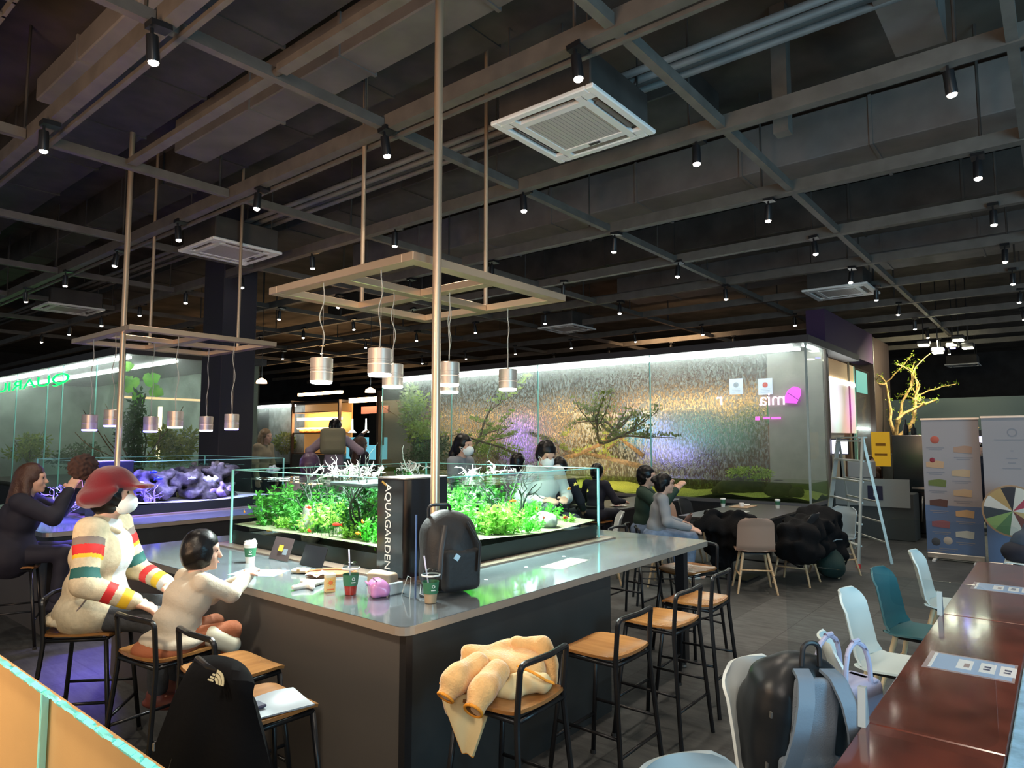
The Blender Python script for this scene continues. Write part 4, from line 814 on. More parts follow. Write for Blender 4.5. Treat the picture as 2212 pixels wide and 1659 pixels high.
reef(395, 1085, 8.4, [('e', (0, 0, .14), (.3, .18, .15), None), ('e', (.15, 0, .3), (.24, .12, .07), None)], 'rear live rock ridge in the middle of the reef tank', 3)
def coral(px, py, Y, label, mat, kind, s, seed):
    p = atY(px, py, Y); R = random.Random(seed); e = E('coral', label, 'coral', (p.x, p.y, max(p.z-s*.6, RZ-.01)), 0, 'corals in the reef aquarium'); m = MB()
    if kind == 'tree':
        for k in range(6): branch(m, (R.gauss(0, .02), R.gauss(0, .02), 0), (R.gauss(0, .5), R.gauss(0, .3), 1), s*R.uniform(.5, 1), .010, 2, R, .35, None, .05)
        m.build('branches', mat, e, True)
    else:
        pr = [('e', (0, 0, s*.2), (s*.5, s*.4, s*.25), None)]
        for k in range(26): a = R.uniform(0, 6.28); q = R.random()**.5; pr.append(('e', (math.cos(a)*q*s*.7, math.sin(a)*q*s*.5, s*(.3+.5*(1-q)+R.uniform(-.12, .12))), (s*.12, s*.12, s*.14), None))
        o = solid('lobes', pr, mat, e, .014, .015)
    return e
coral(478, 1050, 7.8, 'pale violet bushy coral crowning the right rock', cv, 'b', .20, 1); coral(455, 1030, 7.85, 'white frilly coral left of the violet one on the rock', cw, 'b', .13, 2); coral(325, 1060, 7.75, 'violet branching coral right of the red hat', cv, 'tree', .22, 3); coral(300, 1045, 7.85, 'second violet coral behind the black box', cv, 'b', .14, 4)
for i, (x, y, l) in enumerate([(155, 1115, 'tall white feathery coral above the sand'), (175, 1080, 'white curled coral top left of the hat'), (125, 1100, 'faint grey coral near the left end'), (178, 1125, 'pinkish looped coral near the hat')]): coral(x, y, 8.0, l, cw if i < 3 else cv, 'tree', .30 if i == 0 else .2, 20+i)
coral(405, 1062, 8.1, 'olive coral ledge under the blue lamps', cy, 'b', .16, 30); coral(590, 1010, 8.2, 'blue grey coral in the far right corner of the reef tank', cw, 'b', .13, 31)
for i, (x, y) in enumerate(((334, 1020), (417, 1033), (345, 1034), (436, 1102))): fish(atY(x, y, 7.72), rnd.uniform(-.4, .4), M('fish_blue', (.03, .05, .8), .3) if i != 1 else cw, ['blue fish high left of the rocks', 'round white fish beside the violet coral', 'pale fish below the blue one', 'tiny yellow fish low on the rock'][i], .07, 'fish in the reef aquarium')
# ------------------------------------------------------------------ bar stools
def sheet(fn, nu, nv, th):                                  # fn(u, v) -> point ; thick curved sheet
    m = MB(); P = [[Vector(fn(i/nu, j/nv)) for j in range(nv+1)] for i in range(nu+1)]; vs = []
    for i in range(nu+1):
        for j in range(nv+1):
            du = P[min(i+1, nu)][j]-P[max(i-1, 0)][j]; dv = P[i][min(j+1, nv)]-P[i][max(j-1, 0)]; n = du.cross(dv); n = n.normalized() if n.length > 1e-9 else Vector((0, 0, 1)); vs.append((P[i][j]+n*th/2, P[i][j]-n*th/2))
    V = [a for a, b in vs]+[b for a, b in vs]; N = len(vs); I = lambda i, j: i*(nv+1)+j; fs = []
    for i in range(nu):
        for j in range(nv): fs.append((I(i, j), I(i+1, j), I(i+1, j+1), I(i, j+1))); fs.append(tuple(N+a for a in (I(i, j), I(i, j+1), I(i+1, j+1), I(i+1, j))))
    rim = [I(i, 0) for i in range(nu+1)]+[I(nu, j) for j in range(1, nv+1)]+[I(i, nv) for i in range(nu-1, -1, -1)]+[I(0, j) for j in range(nv-1, 0, -1)]
    for a, b in zip(rim, rim[1:]+rim[:1]): fs.append((a, b, N+b, N+a))
    return m.add(V, fs)
def rr(u, v, w, d, rc=.05):                                 # rounded rectangle mapping of the unit square
    x, y = (u-.5)*2, (v-.5)*2; s = 1-.055*(x*x*y*y)*2.2; return x*w/2*s, y*d/2*s
def seat_fn(u, v):
    x, y = rr(u, v, .37, .38); z = -.008*math.cos(y*9)+.0; z -= .05*max(0, (x-.11)/.075)**2*.35; z += .03*max(0, (-x-.11)/.08)**2*.5; return (x, y, .655+z)
def make_stool(label, grp, loc, rz):
    t = E('bar_stool', label, 'bar stool', loc, rz, grp)
    sheet(seat_fn, 14, 12, .013).build('seat', seat_w, t, True)
    r = .0125
    for s in (-1, 1):
        MB().tube([(.205, s*.205, 0), (.145, s*.155, .62)], r, 8).build('leg', blackm, t, True)
        MB().tube(bend([(-.215, s*.205, 0), (-.16, s*.165, .62), (-.175, s*.165, .815)], .05), r, 8).build('leg', blackm, t, True)
        MB().tube([(-.19, s*.185, .30), (.177, s*.18, .30)], .008, 6).build('side_rail', blackm, t, True)
        MB().tube([(-.162, s*.162, .625), (.145, s*.155, .625)], .011, 6).build('seat_rail', blackm, t, True)
        MB().lathe([(.016, 0), (.016, .018), (.0125, .02)], (.205, s*.205, -.001), 8).build('foot_cap', M('rubber', (.02, .02, .02), .8), t)
    MB().tube(bend([(-.175, -.165, .81), (-.18, -.165, .84), (-.205, 0, .845), (-.18, .165, .84), (-.175, .165, .81)], .028), r, 8).build('back_bar', blackm, t, True)
    MB().tube([(.185, -.186, .22), (.185, .186, .22)], .009, 6).build('foot_rest', blackm, t, True)
    MB().tube([(-.195, -.188, .22), (-.195, .188, .22)], .008, 6).build('rear_rail', blackm, t, True)
    MB().tube([(-.162, -.162, .625), (-.162, .162, .625)], .011, 6).build('rear_seat_rail', blackm, t, True)
    MB().tube([(.145, -.155, .625), (.145, .155, .625)], .011, 6).build('front_seat_rail', blackm, t, True)
    return t
st0 = make_stool('empty bar stool with brown wooden seat right beside the yellow fleece jacket', 'bar stools round the centre table', (3.02, 1.86, 0), PI/2)
def stool(x, y, rz, label, grp='bar stools round the centre table'):
    c = copy_tree(st0); c.location = (x, y, 0); c.rotation_euler = (0, 0, rz); c['label'] = label; c['group'] = grp; return c
stool(2.22, 1.83, PI/2+.05, 'bar stool on the right side buried under the yellow fleece jacket')
stool(3.68, 1.88, PI/2, 'second empty bar stool along the right side of the centre table')
stool(4.27, 1.93, PI/2+.06, 'third empty bar stool along the right side, in front of the table post')
stool(5.22, 2.42, PI-.2, 'pale looking bar stool behind the far table post')
p = at(1372, 1338, 0); stool(p.x, p.y, -PI/2, 'bar stool under the far end of the centre table, only its legs in view')
stool(1.50, 4.27, YAW-PI/2+.15, 'bar stool the woman in the red hat sits on')
stool(1.60, 3.53, .12, 'bar stool the small child sits on')
stool(1.66, 3.02, 0, 'empty bar stool between the child and the black jacket')
stool(1.50, 2.52, -.05, 'bar stool with a black jacket over its back and pale glare on the seat')
p = at(28, 1222, .65); stool(p.x, p.y, -.4, 'bar stool of the dark haired woman at the far left', 'bar stools round the reef table')
# ------------------------------------------------------------------ moulded chairs
def shell_fn(u, v):                                         # u: seat front -> back top, v: across
    w = .42*(1-.10*abs(u-.45)*2); y = (v-.5)*w; t = (v-.5)*2
    prof = [(.235, .428), (.20, .452), (.05, .445), (-.10, .438), (-.17, .455), (-.205, .51), (-.225, .62), (-.25, .74), (-.285, .83)]
    f = u*(len(prof)-1); i = min(int(f), len(prof)-2); a = f-i; x = prof[i][0]*(1-a)+prof[i+1][0]*a; z = prof[i][1]*(1-a)+prof[i+1][1]*a
    e = max(0, (u-.88)/.12); y *= 1-.40*e**3; e0 = max(0, (.08-u)/.08); y *= 1-.12*e0**2
    if u > .5: x += .05*t*t*(1-.3*e)
    else: z += .018*t*t
    return (x, y, z)
def make_chair(label, grp, loc, rz, mat, legm, hi=1.0):
    t = E('moulded_chair', label, 'chair', loc, rz, grp)
    sheet(shell_fn, 40, 16, .011).build('shell', mat, t, True)
    for sx in (-1, 1):
        for sy in (-1, 1): MB().tube([(sx*.21-.01, sy*.21, 0), (sx*.12, sy*.13, .43)], [.011, .017], 10).build('leg', legm, t, True)
    for sy in (-1, 1): MB().tube([(-.19, sy*.18, .2), (.165, sy*.18, .2)], .009, 8).build('side_stretcher', legm, t, True)
    MB().tube([(-.17, -.17, .25), (-.17, .17, .25)], .009, 8).build('back_stretcher', legm, t, True)
    MB().bx((-.13, -.13, .418), (.14, .13, .432)).build('seat_support', blackm, t)
    return t
wht = M('white_shell', (.72, .78, .76), .35); teal = M('teal_shell', (.03, .13, .15), .4); grs = M('grey_shell', (.30, .36, .38), .45); pnk = M('veneer_shell', (.42, .27, .20), .45); blk = M('black_shell', (.02, .02, .022), .45)
wc = 'moulded chairs along the red brown table'
def chair_at(px, py, z, rz, label, grp, mat, legm=pale_w, dx=0, dy=0):
    p = at(px, py, z); return make_chair(label, grp, (p.x+dx, p.y+dy, 0), rz, mat, legm)
# facing the table: -Y
chA = chair_at(1940, 1440, .45, -PI/2-.05, 'white moulded chair seen full behind the handbag', wc, wht)
chair_at(1993, 1368, .45, -PI/2-.12, 'dark teal moulded chair between two white ones', wc, teal)
chair_at(2062, 1308, .45, -PI/2, 'white moulded chair farthest along the left side of the red brown table', wc, wht)
_c = atD(1775, 1372, 2.98); chC = make_chair('white moulded chair holding the lavender handbag', wc, (_c.x+.27*math.cos(-PI/2+.35), _c.y+.27*math.sin(-PI/2+.35), 0), -PI/2+.35, wht, pale_w)
_p = atD(1742, 1500, 2.45); chD = make_chair( 'white moulded chair under the big black backpack, only its edge in view', wc, (_p.x, _p.y, 0), -PI/2-.25, wht, pale_w)
p = at(1425, 1665, .82); make_chair('blue grey moulded chair whose back top just enters the bottom edge', wc, (p.x-.05, p.y-.24, 0), -PI/2-.5, grs, pale_w)
p = at(2200, 1140, .8); make_chair('white moulded chair at the far end near the right edge', wc, (p.x+.0, p.y-.1, 0), PI/2, wht, pale_w)
# ------------------------------------------------------------------ red brown tables
redw = M('red_wood', (.13, .032, .020), .16, noise=.35, nscale=5); redw.node_tree.nodes['Principled BSDF'].inputs['Coat Weight'].default_value = .6; redw.node_tree.nodes['Principled BSDF'].inputs['Coat Roughness'].default_value = .08
BAG = (chD.location.x, chD.location.y+.06, .455); BAGR = -PI/2-.75; _h = atD(1822, 1480, 2.74); HBAG = (_h.x, _h.y, .455); HBR = -PI/2-.3
xs = [.9, 2.63, 4.49, 6.56]
for i, (a, b) in enumerate(zip(xs[:-1], xs[1:])):
    t = E('dining_table', ['nearest', 'middle', 'farthest'][i]+' of the three joined red brown tables on the right', 'table', (a, .185, 0), 0, 'red brown tables in a row'); L = b-a-.006; W = .395
    MB().bx((0, 0, .705), (L, W, .73), bev=.004).build('tabletop', redw, t)
    MB().bx((.05, .05, .66), (L-.05, .07, .705)).bx((.05, W-.07, .66), (L-.05, W-.05, .705)).bx((.05, .07, .66), (.07, W-.07, .705)).bx((L-.07, .07, .66), (L-.05, W-.07, .705)).build('apron', black, t)
    for x in (.08, L-.08):
        for y in (.08, W-.08): MB().bx((x-.025, y-.025, 0), (x+.025, y+.025, .705)).build('leg', black, t)
# acrylic partitions
acr = glass('acrylic', (.93, .96, .97), .02, .1); acr_e = M('acrylic_block', (.75, .84, .86), .08, spec=.8); acr_e.node_tree.nodes['Principled BSDF'].inputs['Transmission Weight'].default_value = .35
def partition(x, label, y0=.20, y1=.82, z1=1.24):
    t = E('acrylic_partition', label, 'partition', (x, y1, .73), 0, 'acrylic partitions on the red brown tables'); w = y1-y0; h = z1-.73; r = .04; poly = []
    for (cy_, cz, a0) in ((-r, r+.02, -PI/2), (-r, h-r, 0), (-w+r, h-r, PI/2), (-w+r, r+.02, PI)):
        for k in range(5): a = a0+k*PI/8; poly.append((cy_+r*math.cos(a), cz+r*math.sin(a)))
    MB().prism(poly, 0, -.002, .002).build('sheet', acr, t)
    for yy in (-.245,):
        MB().prism([(-.035, 0), (.035, 0), (.012, .12), (-.004, .125)], 0, 0, .0).build('x', acr_e) if False else None
        m = MB(); m.prism([(-.03, .0), (.03, .0), (.010, .125), (-.010, .125)], 1, yy-.010, yy+.014); m.build('foot', acr_e, t)
    return t
partition(2.60, 'clear acrylic partition with a foot on the joint of the nearest red brown tables')
partition(4.46, 'clear acrylic partition on the second table joint, beside the teal chair')
lt = E('stand_in_table', 'pale blue topped table edge at the lower right corner', 'table', (.9, -.62, 0)); MB().bx((0, 0, .70), (2.75, .80, .735), bev=.004).build('tabletop', M('pale_blue_top', (.26, .50, .72), .25, noise=.25, nscale=14), lt)  # added table; its pale blue stands in for a reflecting acrylic sheet
for x in (.1, 2.65):
    for y in (.08, .72): MB().bx((x-.025, y-.025, 0), (x+.025, y+.025, .70)).build('leg', black, lt)
# menus under the screen
mb = M('menu_blue', (.30, .42, .62), .25); mw = M('menu_white', (.72, .74, .76), .3); md = M('menu_ink', (.05, .06, .12), .4)
def menu(x0, label, dx=.235):
    t = E('menu_sheet', label, 'menu', (x0, .50, .7305), 0, 'menu sheets on the red brown tables')
    MB().bx((-.02, -.30, 0), (dx+.02, .02, .0008)).build('clear_sleeve', M('sleeve', (.38, .30, .30), .12), t)
    MB().bx((0, -.29, .0008), (dx, 0, .0016)).build('sheet', mb, t)
    MB().bx((.0, -.012, .0016), (dx, 0, .002)).build('header_bar', mw, t)
    for k, y in enumerate((-.12, -.20, -.27)):
        o = MB().bx((.05, y-.03, .0016), (dx-.04, y+.025, .002), bev=.0).build('code_field', mw, t)
        MB().bx((.09, y-.012, .002), (.11, y+.012, .0022)).bx((.125, y-.014, .002), (.15, y+.010, .0022)).build('mark', md, t) if k else MB().bx((.08, y-.02, .002), (.14, y+.0, .0022)).build('mark', _m['sleeve'], t)
    return t
menu(3.42, 'light blue printed menu sheet on the middle red brown table'); menu(5.35, 'light blue printed menu sheet on the farthest red brown table')
# ------------------------------------------------------------------ dark table with wooden chairs
dt = M('dark_tabletop', (.060, .056, .056), .3)
def darktable(x0, x1, y0, y1, label):
    t = E('dark_table', label, 'table', (x0, y0, 0)); MB().bx((0, 0, .71), (x1-x0, y1-y0, .74), bev=.004).build('tabletop', dt, t)
    for x in (.35, x1-x0-.35):
        MB().bx((x-.04, (y1-y0)/2-.04, .02), (x+.04, (y1-y0)/2+.04, .71)).build('post', black, t); MB().bx((x-.22, (y1-y0)/2-.3, 0), (x+.22, (y1-y0)/2+.3, .02), bev=.005).build('base_plate', black, t)
    return t
darktable(7.95, 10.1, 2.80, 3.80, 'dark grey dining table with cups in front of the long terrarium')
darktable(8.2, 10.2, 4.75, 5.6, 'dark dining table with pastries left of the seated girl')
cg = 'wood legged chairs at the dark tables'
make_chair('veneer chair with a dark coat hanging around it, nearest the post', cg, (7.72, 2.78, 0), .5, pnk, pale_w)
make_chair('chair buried under a big black coat at the dark table', cg, (8.45, 2.55, 0), PI/2, blk, pale_w)
make_chair('grey backed chair beside the step ladder', cg, (9.25, 2.32, 0), PI-.4, grs, pale_w)
make_chair('veneer chair on the far side of the dark table', cg, (8.75, 4.12, 0), -PI/2, pnk, pale_w)
make_chair('black chair right of the veneer one on the far side', cg, (9.3, 4.12, 0), -PI/2, blk, pale_w)
make_chair('second veneer chair behind the dark table, half hidden', cg, (8.1, 4.1, 0), -PI/2, blk, pale_w)
make_chair('reddish veneer chair the seated girl uses', cg, (7.35, 3.65, 0), PI/2+.3, M('red_veneer', (.22, .11, .08), .5), pale_w)
make_chair('small pale child seat left of the dark table', cg, (7.0, 4.35, 0), 2.2, wht, pale_w)
for (x, y, l) in ((1562, 1085, 'green cup on the left of the dark table'), (1680, 1088, 'green cup on the right of the dark table')):
    p = at(x, y+10, .74); e = E('cup', l, 'cup', p, 0, 'green cups on the dark table'); MB().lathe([(.026, 0), (.037, .11), (.001, .11)], n=18).build('cup_body', M('cup_paper', (.75, .76, .70), .5), e, True); MB().lathe([(.0335, .05), (.0375, .10)], n=18, caps=False).build('sleeve', M('sleeve_green', (.025, .13, .06), .5), e, True); MB().lathe([(.039, .108), (.039, .118), (.03, .125), (.001, .125)], n=18).build('lid', white_p, e, True)
p = at(1605, 1095, .74); e = E('serving_tray', 'pale tray with a small cup on the dark table', 'tray', p); MB().bx((-.2, -.13, 0), (.2, .13, .012), bev=.004).build('plate', M('tray_wood', (.45, .30, .18), .5), e); MB().lathe([(.03, .012), (.035, .06), (.03, .06), (.001, .02)], (-.05, 0, 0), 14).build('bowl', white_p, e, True); MB().bx((.05, -.05, .012), (.15, .05, .03), bev=.006).build('napkin', white_p, e)
p = at(1600, 1106, .74); o = MB().bx((-.12, -.08, 0), (.12, .08, .001)).build('paper_sheet', mw); o.location = p; tag(o, 'white paper sheet at the near edge of the dark table', 'paper')
e = E('pastry_plate', 'plate with small pink and white pastries in front of the seated girl', 'plate', (8.45, 4.95, .74)); MB().lathe([(.05, 0), (.12, .015), (.125, .018), (.001, .006)], n=24).build('plate', white_p, e, True)
for i in range(4): o = solid('pastry', [('e', (0, 0, 0), (.03, .04, .028), None)], M('pastry_'+'ab'[i % 2], ((.7, .45, .42), (.75, .7, .62))[i % 2], .7), e, .008, .01); o.location = (.055*math.cos(i*1.6), .055*math.sin(i*1.6), .035)
# coats on the chairs
coat = M('black_cloth', (.008, .008, .009), .9, bump=.35, bscale=60, spec=.15)
o = solid('winter_coat', [('e', (0, 0, .62), (.20, .32, .22), None), ('e', (.05, .2, .45), (.16, .2, .28), None), ('e', (-.1, -.15, .62), (.15, .2, .16), None), ('e', (-.1, .3, .7), (.12, .16, .14), None)], coat, None, .018, .035, noise=(.05, 26)); o.location = (7.88, 3.02, 0); tag(o, 'black winter coat heaped on the veneer chair by the dark table', 'coat')
o = solid('winter_coat', [('e', (0, 0, .64), (.5, .26, .12), None), ('e', (.45, 0, .62), (.28, .26, .24), None), ('e', (-.4, .0, .5), (.2, .25, .28), None), ('e', (.55, -.1, .36), (.22, .22, .28), None), ('e', (.1, 0, .42), (.35, .22, .2), None)], coat, None, .018, .04, noise=(.06, 22)); o.location = (8.65, 2.45, 0); tag(o, 'large furry black coat spread over chairs in front of the terrarium', 'coat')
o = solid('dark_bag', [('e', (0, 0, .0), (.17, .17, .17), None), ('e', (0, .05, .12), (.1, .12, .12), None)], M('dark_green_cloth', (.008, .03, .025), .8), None, .02, .05, noise=(.02, 20)); o.location = (8.95, 2.28, .17); tag(o, 'dark green bag on the floor below the furry coat', 'bag')
# ------------------------------------------------------------------ step ladder
la = M('ladder_aluminium', (.48, .52, .49), .45, .5)
p0 = at(1855, 1228, 0); p1 = at(1775, 1190, 0); t = E('step_ladder', 'aluminium step ladder standing open in front of the terrarium corner', 'ladder', (p0.x, p0.y, 0)); q1 = p1-p0; tz_ = 1.72
back = Vector((.62, -.28, 0)); top0 = back*.5+q1*.18+Vector((0, 0, tz_)); top1 = back*.5+q1*.82+Vector((0, 0, tz_))
q1 = q1*.92
for (a, b) in ((Vector((0, 0, 0)), top0), (q1, top1)): MB().bar(a, b, .028, .06).build('rail', la, t); MB().bar(a, a+(b-a)*.03, .04, .07).build('foot', M('red_rubber', (.6, .03, .03), .5), t)
for (a, b) in ((back, top0), (back+q1, top1)): MB().bar(a, b, .022, .035).build('rear_rail', la, t)
for k in range(1, 7):
    u = k/6.0*.97; MB().bar(Vector((0, 0, 0)).lerp(top0, u), q1.lerp(top1, u), .07, .022).build('step', la, t)
    if k < 6: MB().bar(back.lerp(top0, u), (back+q1).lerp(top1, u), .03, .02).build('rear_bar', la, t)
MB().bar(top0, top1, .12, .02).build('top_cap', la, t)
# ------------------------------------------------------------------ cabinet, banners, spin wheel
p = at(1935, 1156, 0); t = E('wine_cabinet', 'tall black cabinet with metal handles left of the cake banner', 'cabinet', (p.x, p.y-.75, 0)); H = atD(1935, 940, p.x*math.cos(YAW)+p.y*math.sin(YAW)).z
MB().bx((0, 0, .06), (.65, .75, H), bev=.01).build('body', M('cabinet_black', (.010, .012, .016), .25), t); MB().bx((-.03, .02, H*.44), (0, .73, H-.02)).build('upper_door', M('cabinet_glass', (.02, .03, .035), .12), t); MB().bx((-.03, .02, .08), (0, .73, H*.43)).build('lower_door', _m['cabinet_black'], t)
MB().bx((-.06, .26, H*.47), (-.03, .46, H*.49)).build('handle', steel, t); MB().tube([(-.06, .33, H*.15), (-.06, .30, H*.40)], .014, 8).build('handle', steel, t, True); MB().tube([(-.06, .18, H*.14), (-.06, .18, H*.24)], .016, 8).build('handle', steel, t, True); MB().bx((-.1, -.1, 0), (.7, .85, .06)).build('plinth', black, t)
for i, (l, h) in enumerate((('dark bottle on top of the black cabinet', .28), ('shorter dark bottle on top of the black cabinet', .2))):
    o = MB().lathe([(.04, 0), (.045, .02), (.045, h*.55), (.014, h*.75), (.014, h)], n=12).build('bottle', black, None, True); o.location = (p.x+.2, p.y-.2-.12*i, H); tag(o, l, 'bottle')
ban = M('banner_grey', (.40, .36, .37), .6); banb = M('banner_blue', (.13, .20, .36), .6)
def banner(px0, px1, X, ytop, ysplit, label):
    a = atX(px0, 1000, X); b = atX(px1, 1000, X); w_ = a.y-b.y; zt = atX((px0+px1)/2, ytop, X).z; zs = atX((px0+px1)/2, ysplit, X).z
    t = E('banner_stand', label, 'banner', (X, b.y, 0)); MB().bx((0, 0, zs), (.006, w_, zt)).build('print_upper', ban, t); MB().bx((0, 0, .10), (.006, w_, zs)).build('print_lower', banb, t)
    MB().bx((-.05, 0, .02), (.05, w_, .10), bev=.01).build('base', steel, t); MB().tube([(.03, w_/2, .1), (.03, w_/2, zt)], .012, 8).build('pole', blackm, t, True); MB().bx((-.012, -.01, zt-.01), (.015, w_+.01, zt+.015)).build('top_rail', steel, t)
    for y in (.1, w_-.1): MB().bx((-.22, y-.02, 0), (.22, y+.02, .02)).build('foot', white_p, t)
    return t, w_, zt, X, b.y
cakes = [((.55, .12, .08), 2), ((.45, .28, .2), 0), ((.62, .38, .22), 0), ((.16, .20, .05), 0), ((.60, .42, .26), 0), ((.12, .05, .04), 0), ((.65, .42, .22), 0), ((.35, .12, .14), 1), ((.62, .62, .55), 1), ((.08, .08, .09), 2), ((.6, .5, .42), 2)]
t, w_, zt, X, by = banner(1994, 2118, 11.3, 905, 1093, 'grey and blue roll-up banner with rows of cake pictures')
pos = [(2019, 950), (2080, 971), (2020, 1003), (2076, 1022), (2025, 1043), (2080, 1065), (2028, 1086), (2085, 1110), (2033, 1132), (2085, 1155), (2022, 1170), (2048, 1168)]
cols = [cakes[0], cakes[1], cakes[2], cakes[4], cakes[3], cakes[4], cakes[5], cakes[6], cakes[7], cakes[8], cakes[9], cakes[10]]
for i, ((x, y), (c, k_)) in enumerate(zip(pos, cols)):
    q = atX(x, y, X)-Vector((X, by, 0)); m = MB(); s = .11
    if k_ == 2: m.lathe([(s*.5, 0), (s*.42, .004), (.001, .004)], n=16); o = m.build('cake_picture', M('cake_%d' % i, c, .6), t, True); o.rotation_euler = (0, -PI/2, 0)
    else: m.prism([(s, -.04), (s, .03), (-.02, .055), (-s, .04), (-s*.9, -.055)], 0, -.003, 0); o = m.build('cake_picture', M('cake_%d' % i, c, .6), t)
    o.location = q+Vector((-.001, 0, 0))
    mw_ = MB(); mw_.bx((-.002, -.11, -.005), (0, .11, .008)); mw_.bx((-.002, -.08, -.028), (0, .08, -.018)); o = mw_.build('caption_lines', M('caption_grey', (.28, .27, .30), .6), t); o.location = q+Vector((0, 0, -.115)) if i < 11 else q+Vector((0, 0, -.115))
    if k_ == 0 and i % 2 == 0 and i < 3: MB().lathe([(.035, 0), (.02, .004), (.001, .004)], n=12).build('berry', M('berry_red', (.3, .02, .04), .5), t); LAST[0].location = q+Vector((-.004, .03, .06)); LAST[0].rotation_euler = (0, -PI/2, 0)
t, w_, zt, X, by = banner(2124, 2290, 10.9, 900, 1110, 'grey and blue roll-up banner at the right edge with small centred text')
q = atX(2186, 934, X)-Vector((X, by, 0)); o = MB().lathe([(.055, 0), (.055, .003), (.042, .003), (.042, 0)], n=24, caps=False).build('round_mark', _m['caption_grey'], t); o.location = q; o.rotation_euler = (0, -PI/2, 0)
for (x, y, ww) in ((2186, 950, .38), (2186, 974, .03), (2186, 990, .12), (2186, 1000, .08), (2186, 1012, .2)): q = atX(x, y, X)-Vector((X, by, 0)); o = MB().bx((-.002, -ww/2, -.006), (0, ww/2, .006)).build('text_line', _m['caption_grey'], t); o.location = q
c = atX(2188, 1104, 10.2); t = E('cake_wheel', 'round wheel of cake slices in many colours on a stand at the right edge', 'wheel', (c.x, c.y, 0)); wedge = [(.72, .72, .68), (.5, .34, .14), (.03, .03, .04), (.7, .68, .6), (.45, .06, .10), (.70, .70, .66), (.55, .40, .18), (.18, .06, .05), (.68, .70, .62), (.10, .22, .10), (.25, .42, .15), (.04, .06, .08)]; r = .29
for i in range(12):
    a0 = i*PI/6+.15; m = MB(); m.prism([(0, 0)]+[(r*math.cos(a0+j*PI/30), r*math.sin(a0+j*PI/30)) for j in range(6)], 0, -.03, 0); o = m.build('slice', M('wedge_%d' % i, wedge[i], .6), t); o.location = (0, 0, c.z)
m = MB().lathe([(r, 0), (r+.02, 0), (r+.02, .03), (r, .03)], n=40, caps=False); o = m.build('rim', M('rim_tan', (.4, .25, .14), .6), t); o.location = (-.03, 0, c.z); o.rotation_euler = (0, PI/2, 0)
MB().bx((.01, -.03, .02), (.05, .03, c.z)).bx((-.25, -.25, 0), (.25, .25, .02)).build('stand', black, t)
# sign & screens round the ladder
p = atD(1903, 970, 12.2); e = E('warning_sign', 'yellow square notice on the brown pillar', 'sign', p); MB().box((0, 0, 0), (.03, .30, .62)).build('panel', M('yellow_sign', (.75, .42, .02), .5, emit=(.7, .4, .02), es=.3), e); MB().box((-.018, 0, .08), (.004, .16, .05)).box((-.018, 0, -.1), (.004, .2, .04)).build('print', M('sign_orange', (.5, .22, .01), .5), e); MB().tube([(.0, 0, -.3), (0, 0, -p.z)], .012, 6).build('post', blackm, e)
p = at(1905, 1165, 0); t = E('reception_desk', 'grey reception desk with a dark square label behind the ladder', 'counter', (p.x, p.y-.5, 0)); MB().bx((0, 0, .0), (.5, 1.25, .78), bev=.01).build('body', M('desk_dark', (.07, .08, .08), .6), t); MB().bx((-.03, .05, .55), (0, 1.2, 1.02)).build('front_board', M('desk_grey', (.34, .36, .35), .5), t)
MB().bx((-.04, .45, .66), (-.03, .68, .90)).build('label', M('label_navy', (.02, .02, .06), .5), t); MB().bx((-.045, .55, .72), (-.04, .59, .85)).build('label_mark', mw, t); MB().bx((0, .6, 1.02), (.3, 1.0, 1.32), bev=.02).build('register', M('desk_pale', (.45, .42, .40), .5), t)
p = atD(1815, 965, 12.6); e = E('till_screen', 'lit white screen above the desk, seen through the ladder', 'screen', p); MB().box((0, 0, 0), (.05, .30, .3)).build('bezel', black, e); MB().box((-.03, 0, .0), (.01, .27, .26)).build('display', emit('till', (.8, .8, 1), 1.6), e); MB().tube([(0, 0, -.15), (0, 0, -p.z)], .02, 6).build('stem', blackm, e)
p = atD(2115, 950, 14); e = E('till_screen', 'small lilac white screen glowing between the two banners', 'screen', p); MB().box((0, 0, 0), (.05, .40, .4)).build('bezel', black, e); MB().box((-.03, 0, -.03), (.01, .36, .2)).build('display', emit('till2', (.7, .65, 1), 2), e); MB().tube([(0, 0, -.2), (0, 0, -p.z)], .02, 6).build('stem', blackm, e)
# ------------------------------------------------------------------ glass barrier, lower left
ge = M('barrier_edge', (.25, .95, .90), .08, emit=(.05, .8, .75), es=.0, spec=1)
tan = M('tan_laminate', (.62, .36, .15), .35, noise=.06, nscale=3)
area('barrier_fill', (.15, 2.6, 2.7), (.5, 2.0, 1.0), .25, 34, (1, .85, .65))  # added lamp out of view, brightens the barrier edges and board
gb = E('glass_barrier', 'low barrier of glass panes with turquoise glinting top edges over a tan board, bottom left', 'barrier', (.572, .2, 0))
rb = random.Random(4)
for (a, b) in ((.2, 1.70), (1.712, 4.2)):
    MB().bx((0, a-.0, .1), (.012, b, 1.098)).build('glass_pane', glass('barrier_glass', (.95, .98, .97), .02, .06), gb)
    m = MB(); y = a
    while y < b:
        L = rb.uniform(.012, .045); L = min(L, b-y); m.box((.006, y+L/2, 1.1), (.013, L, .006), (rb.uniform(-.10, .10), rb.uniform(-.5, .5), 0)); y += L
    m.build('top_edge', ge, gb); MB().bx((-.001, a-.006, .1), (.013, a+.001, 1.098)).build('end_edge', edge_g, gb); MB().bx((-.001, b-.001, .1), (.013, b+.002, 1.098)).build('end_edge', edge_g, gb)
MB().bx((.016, -.2, 0), (.034, 4.2, 1.086)).build('tan_board', tan, gb)
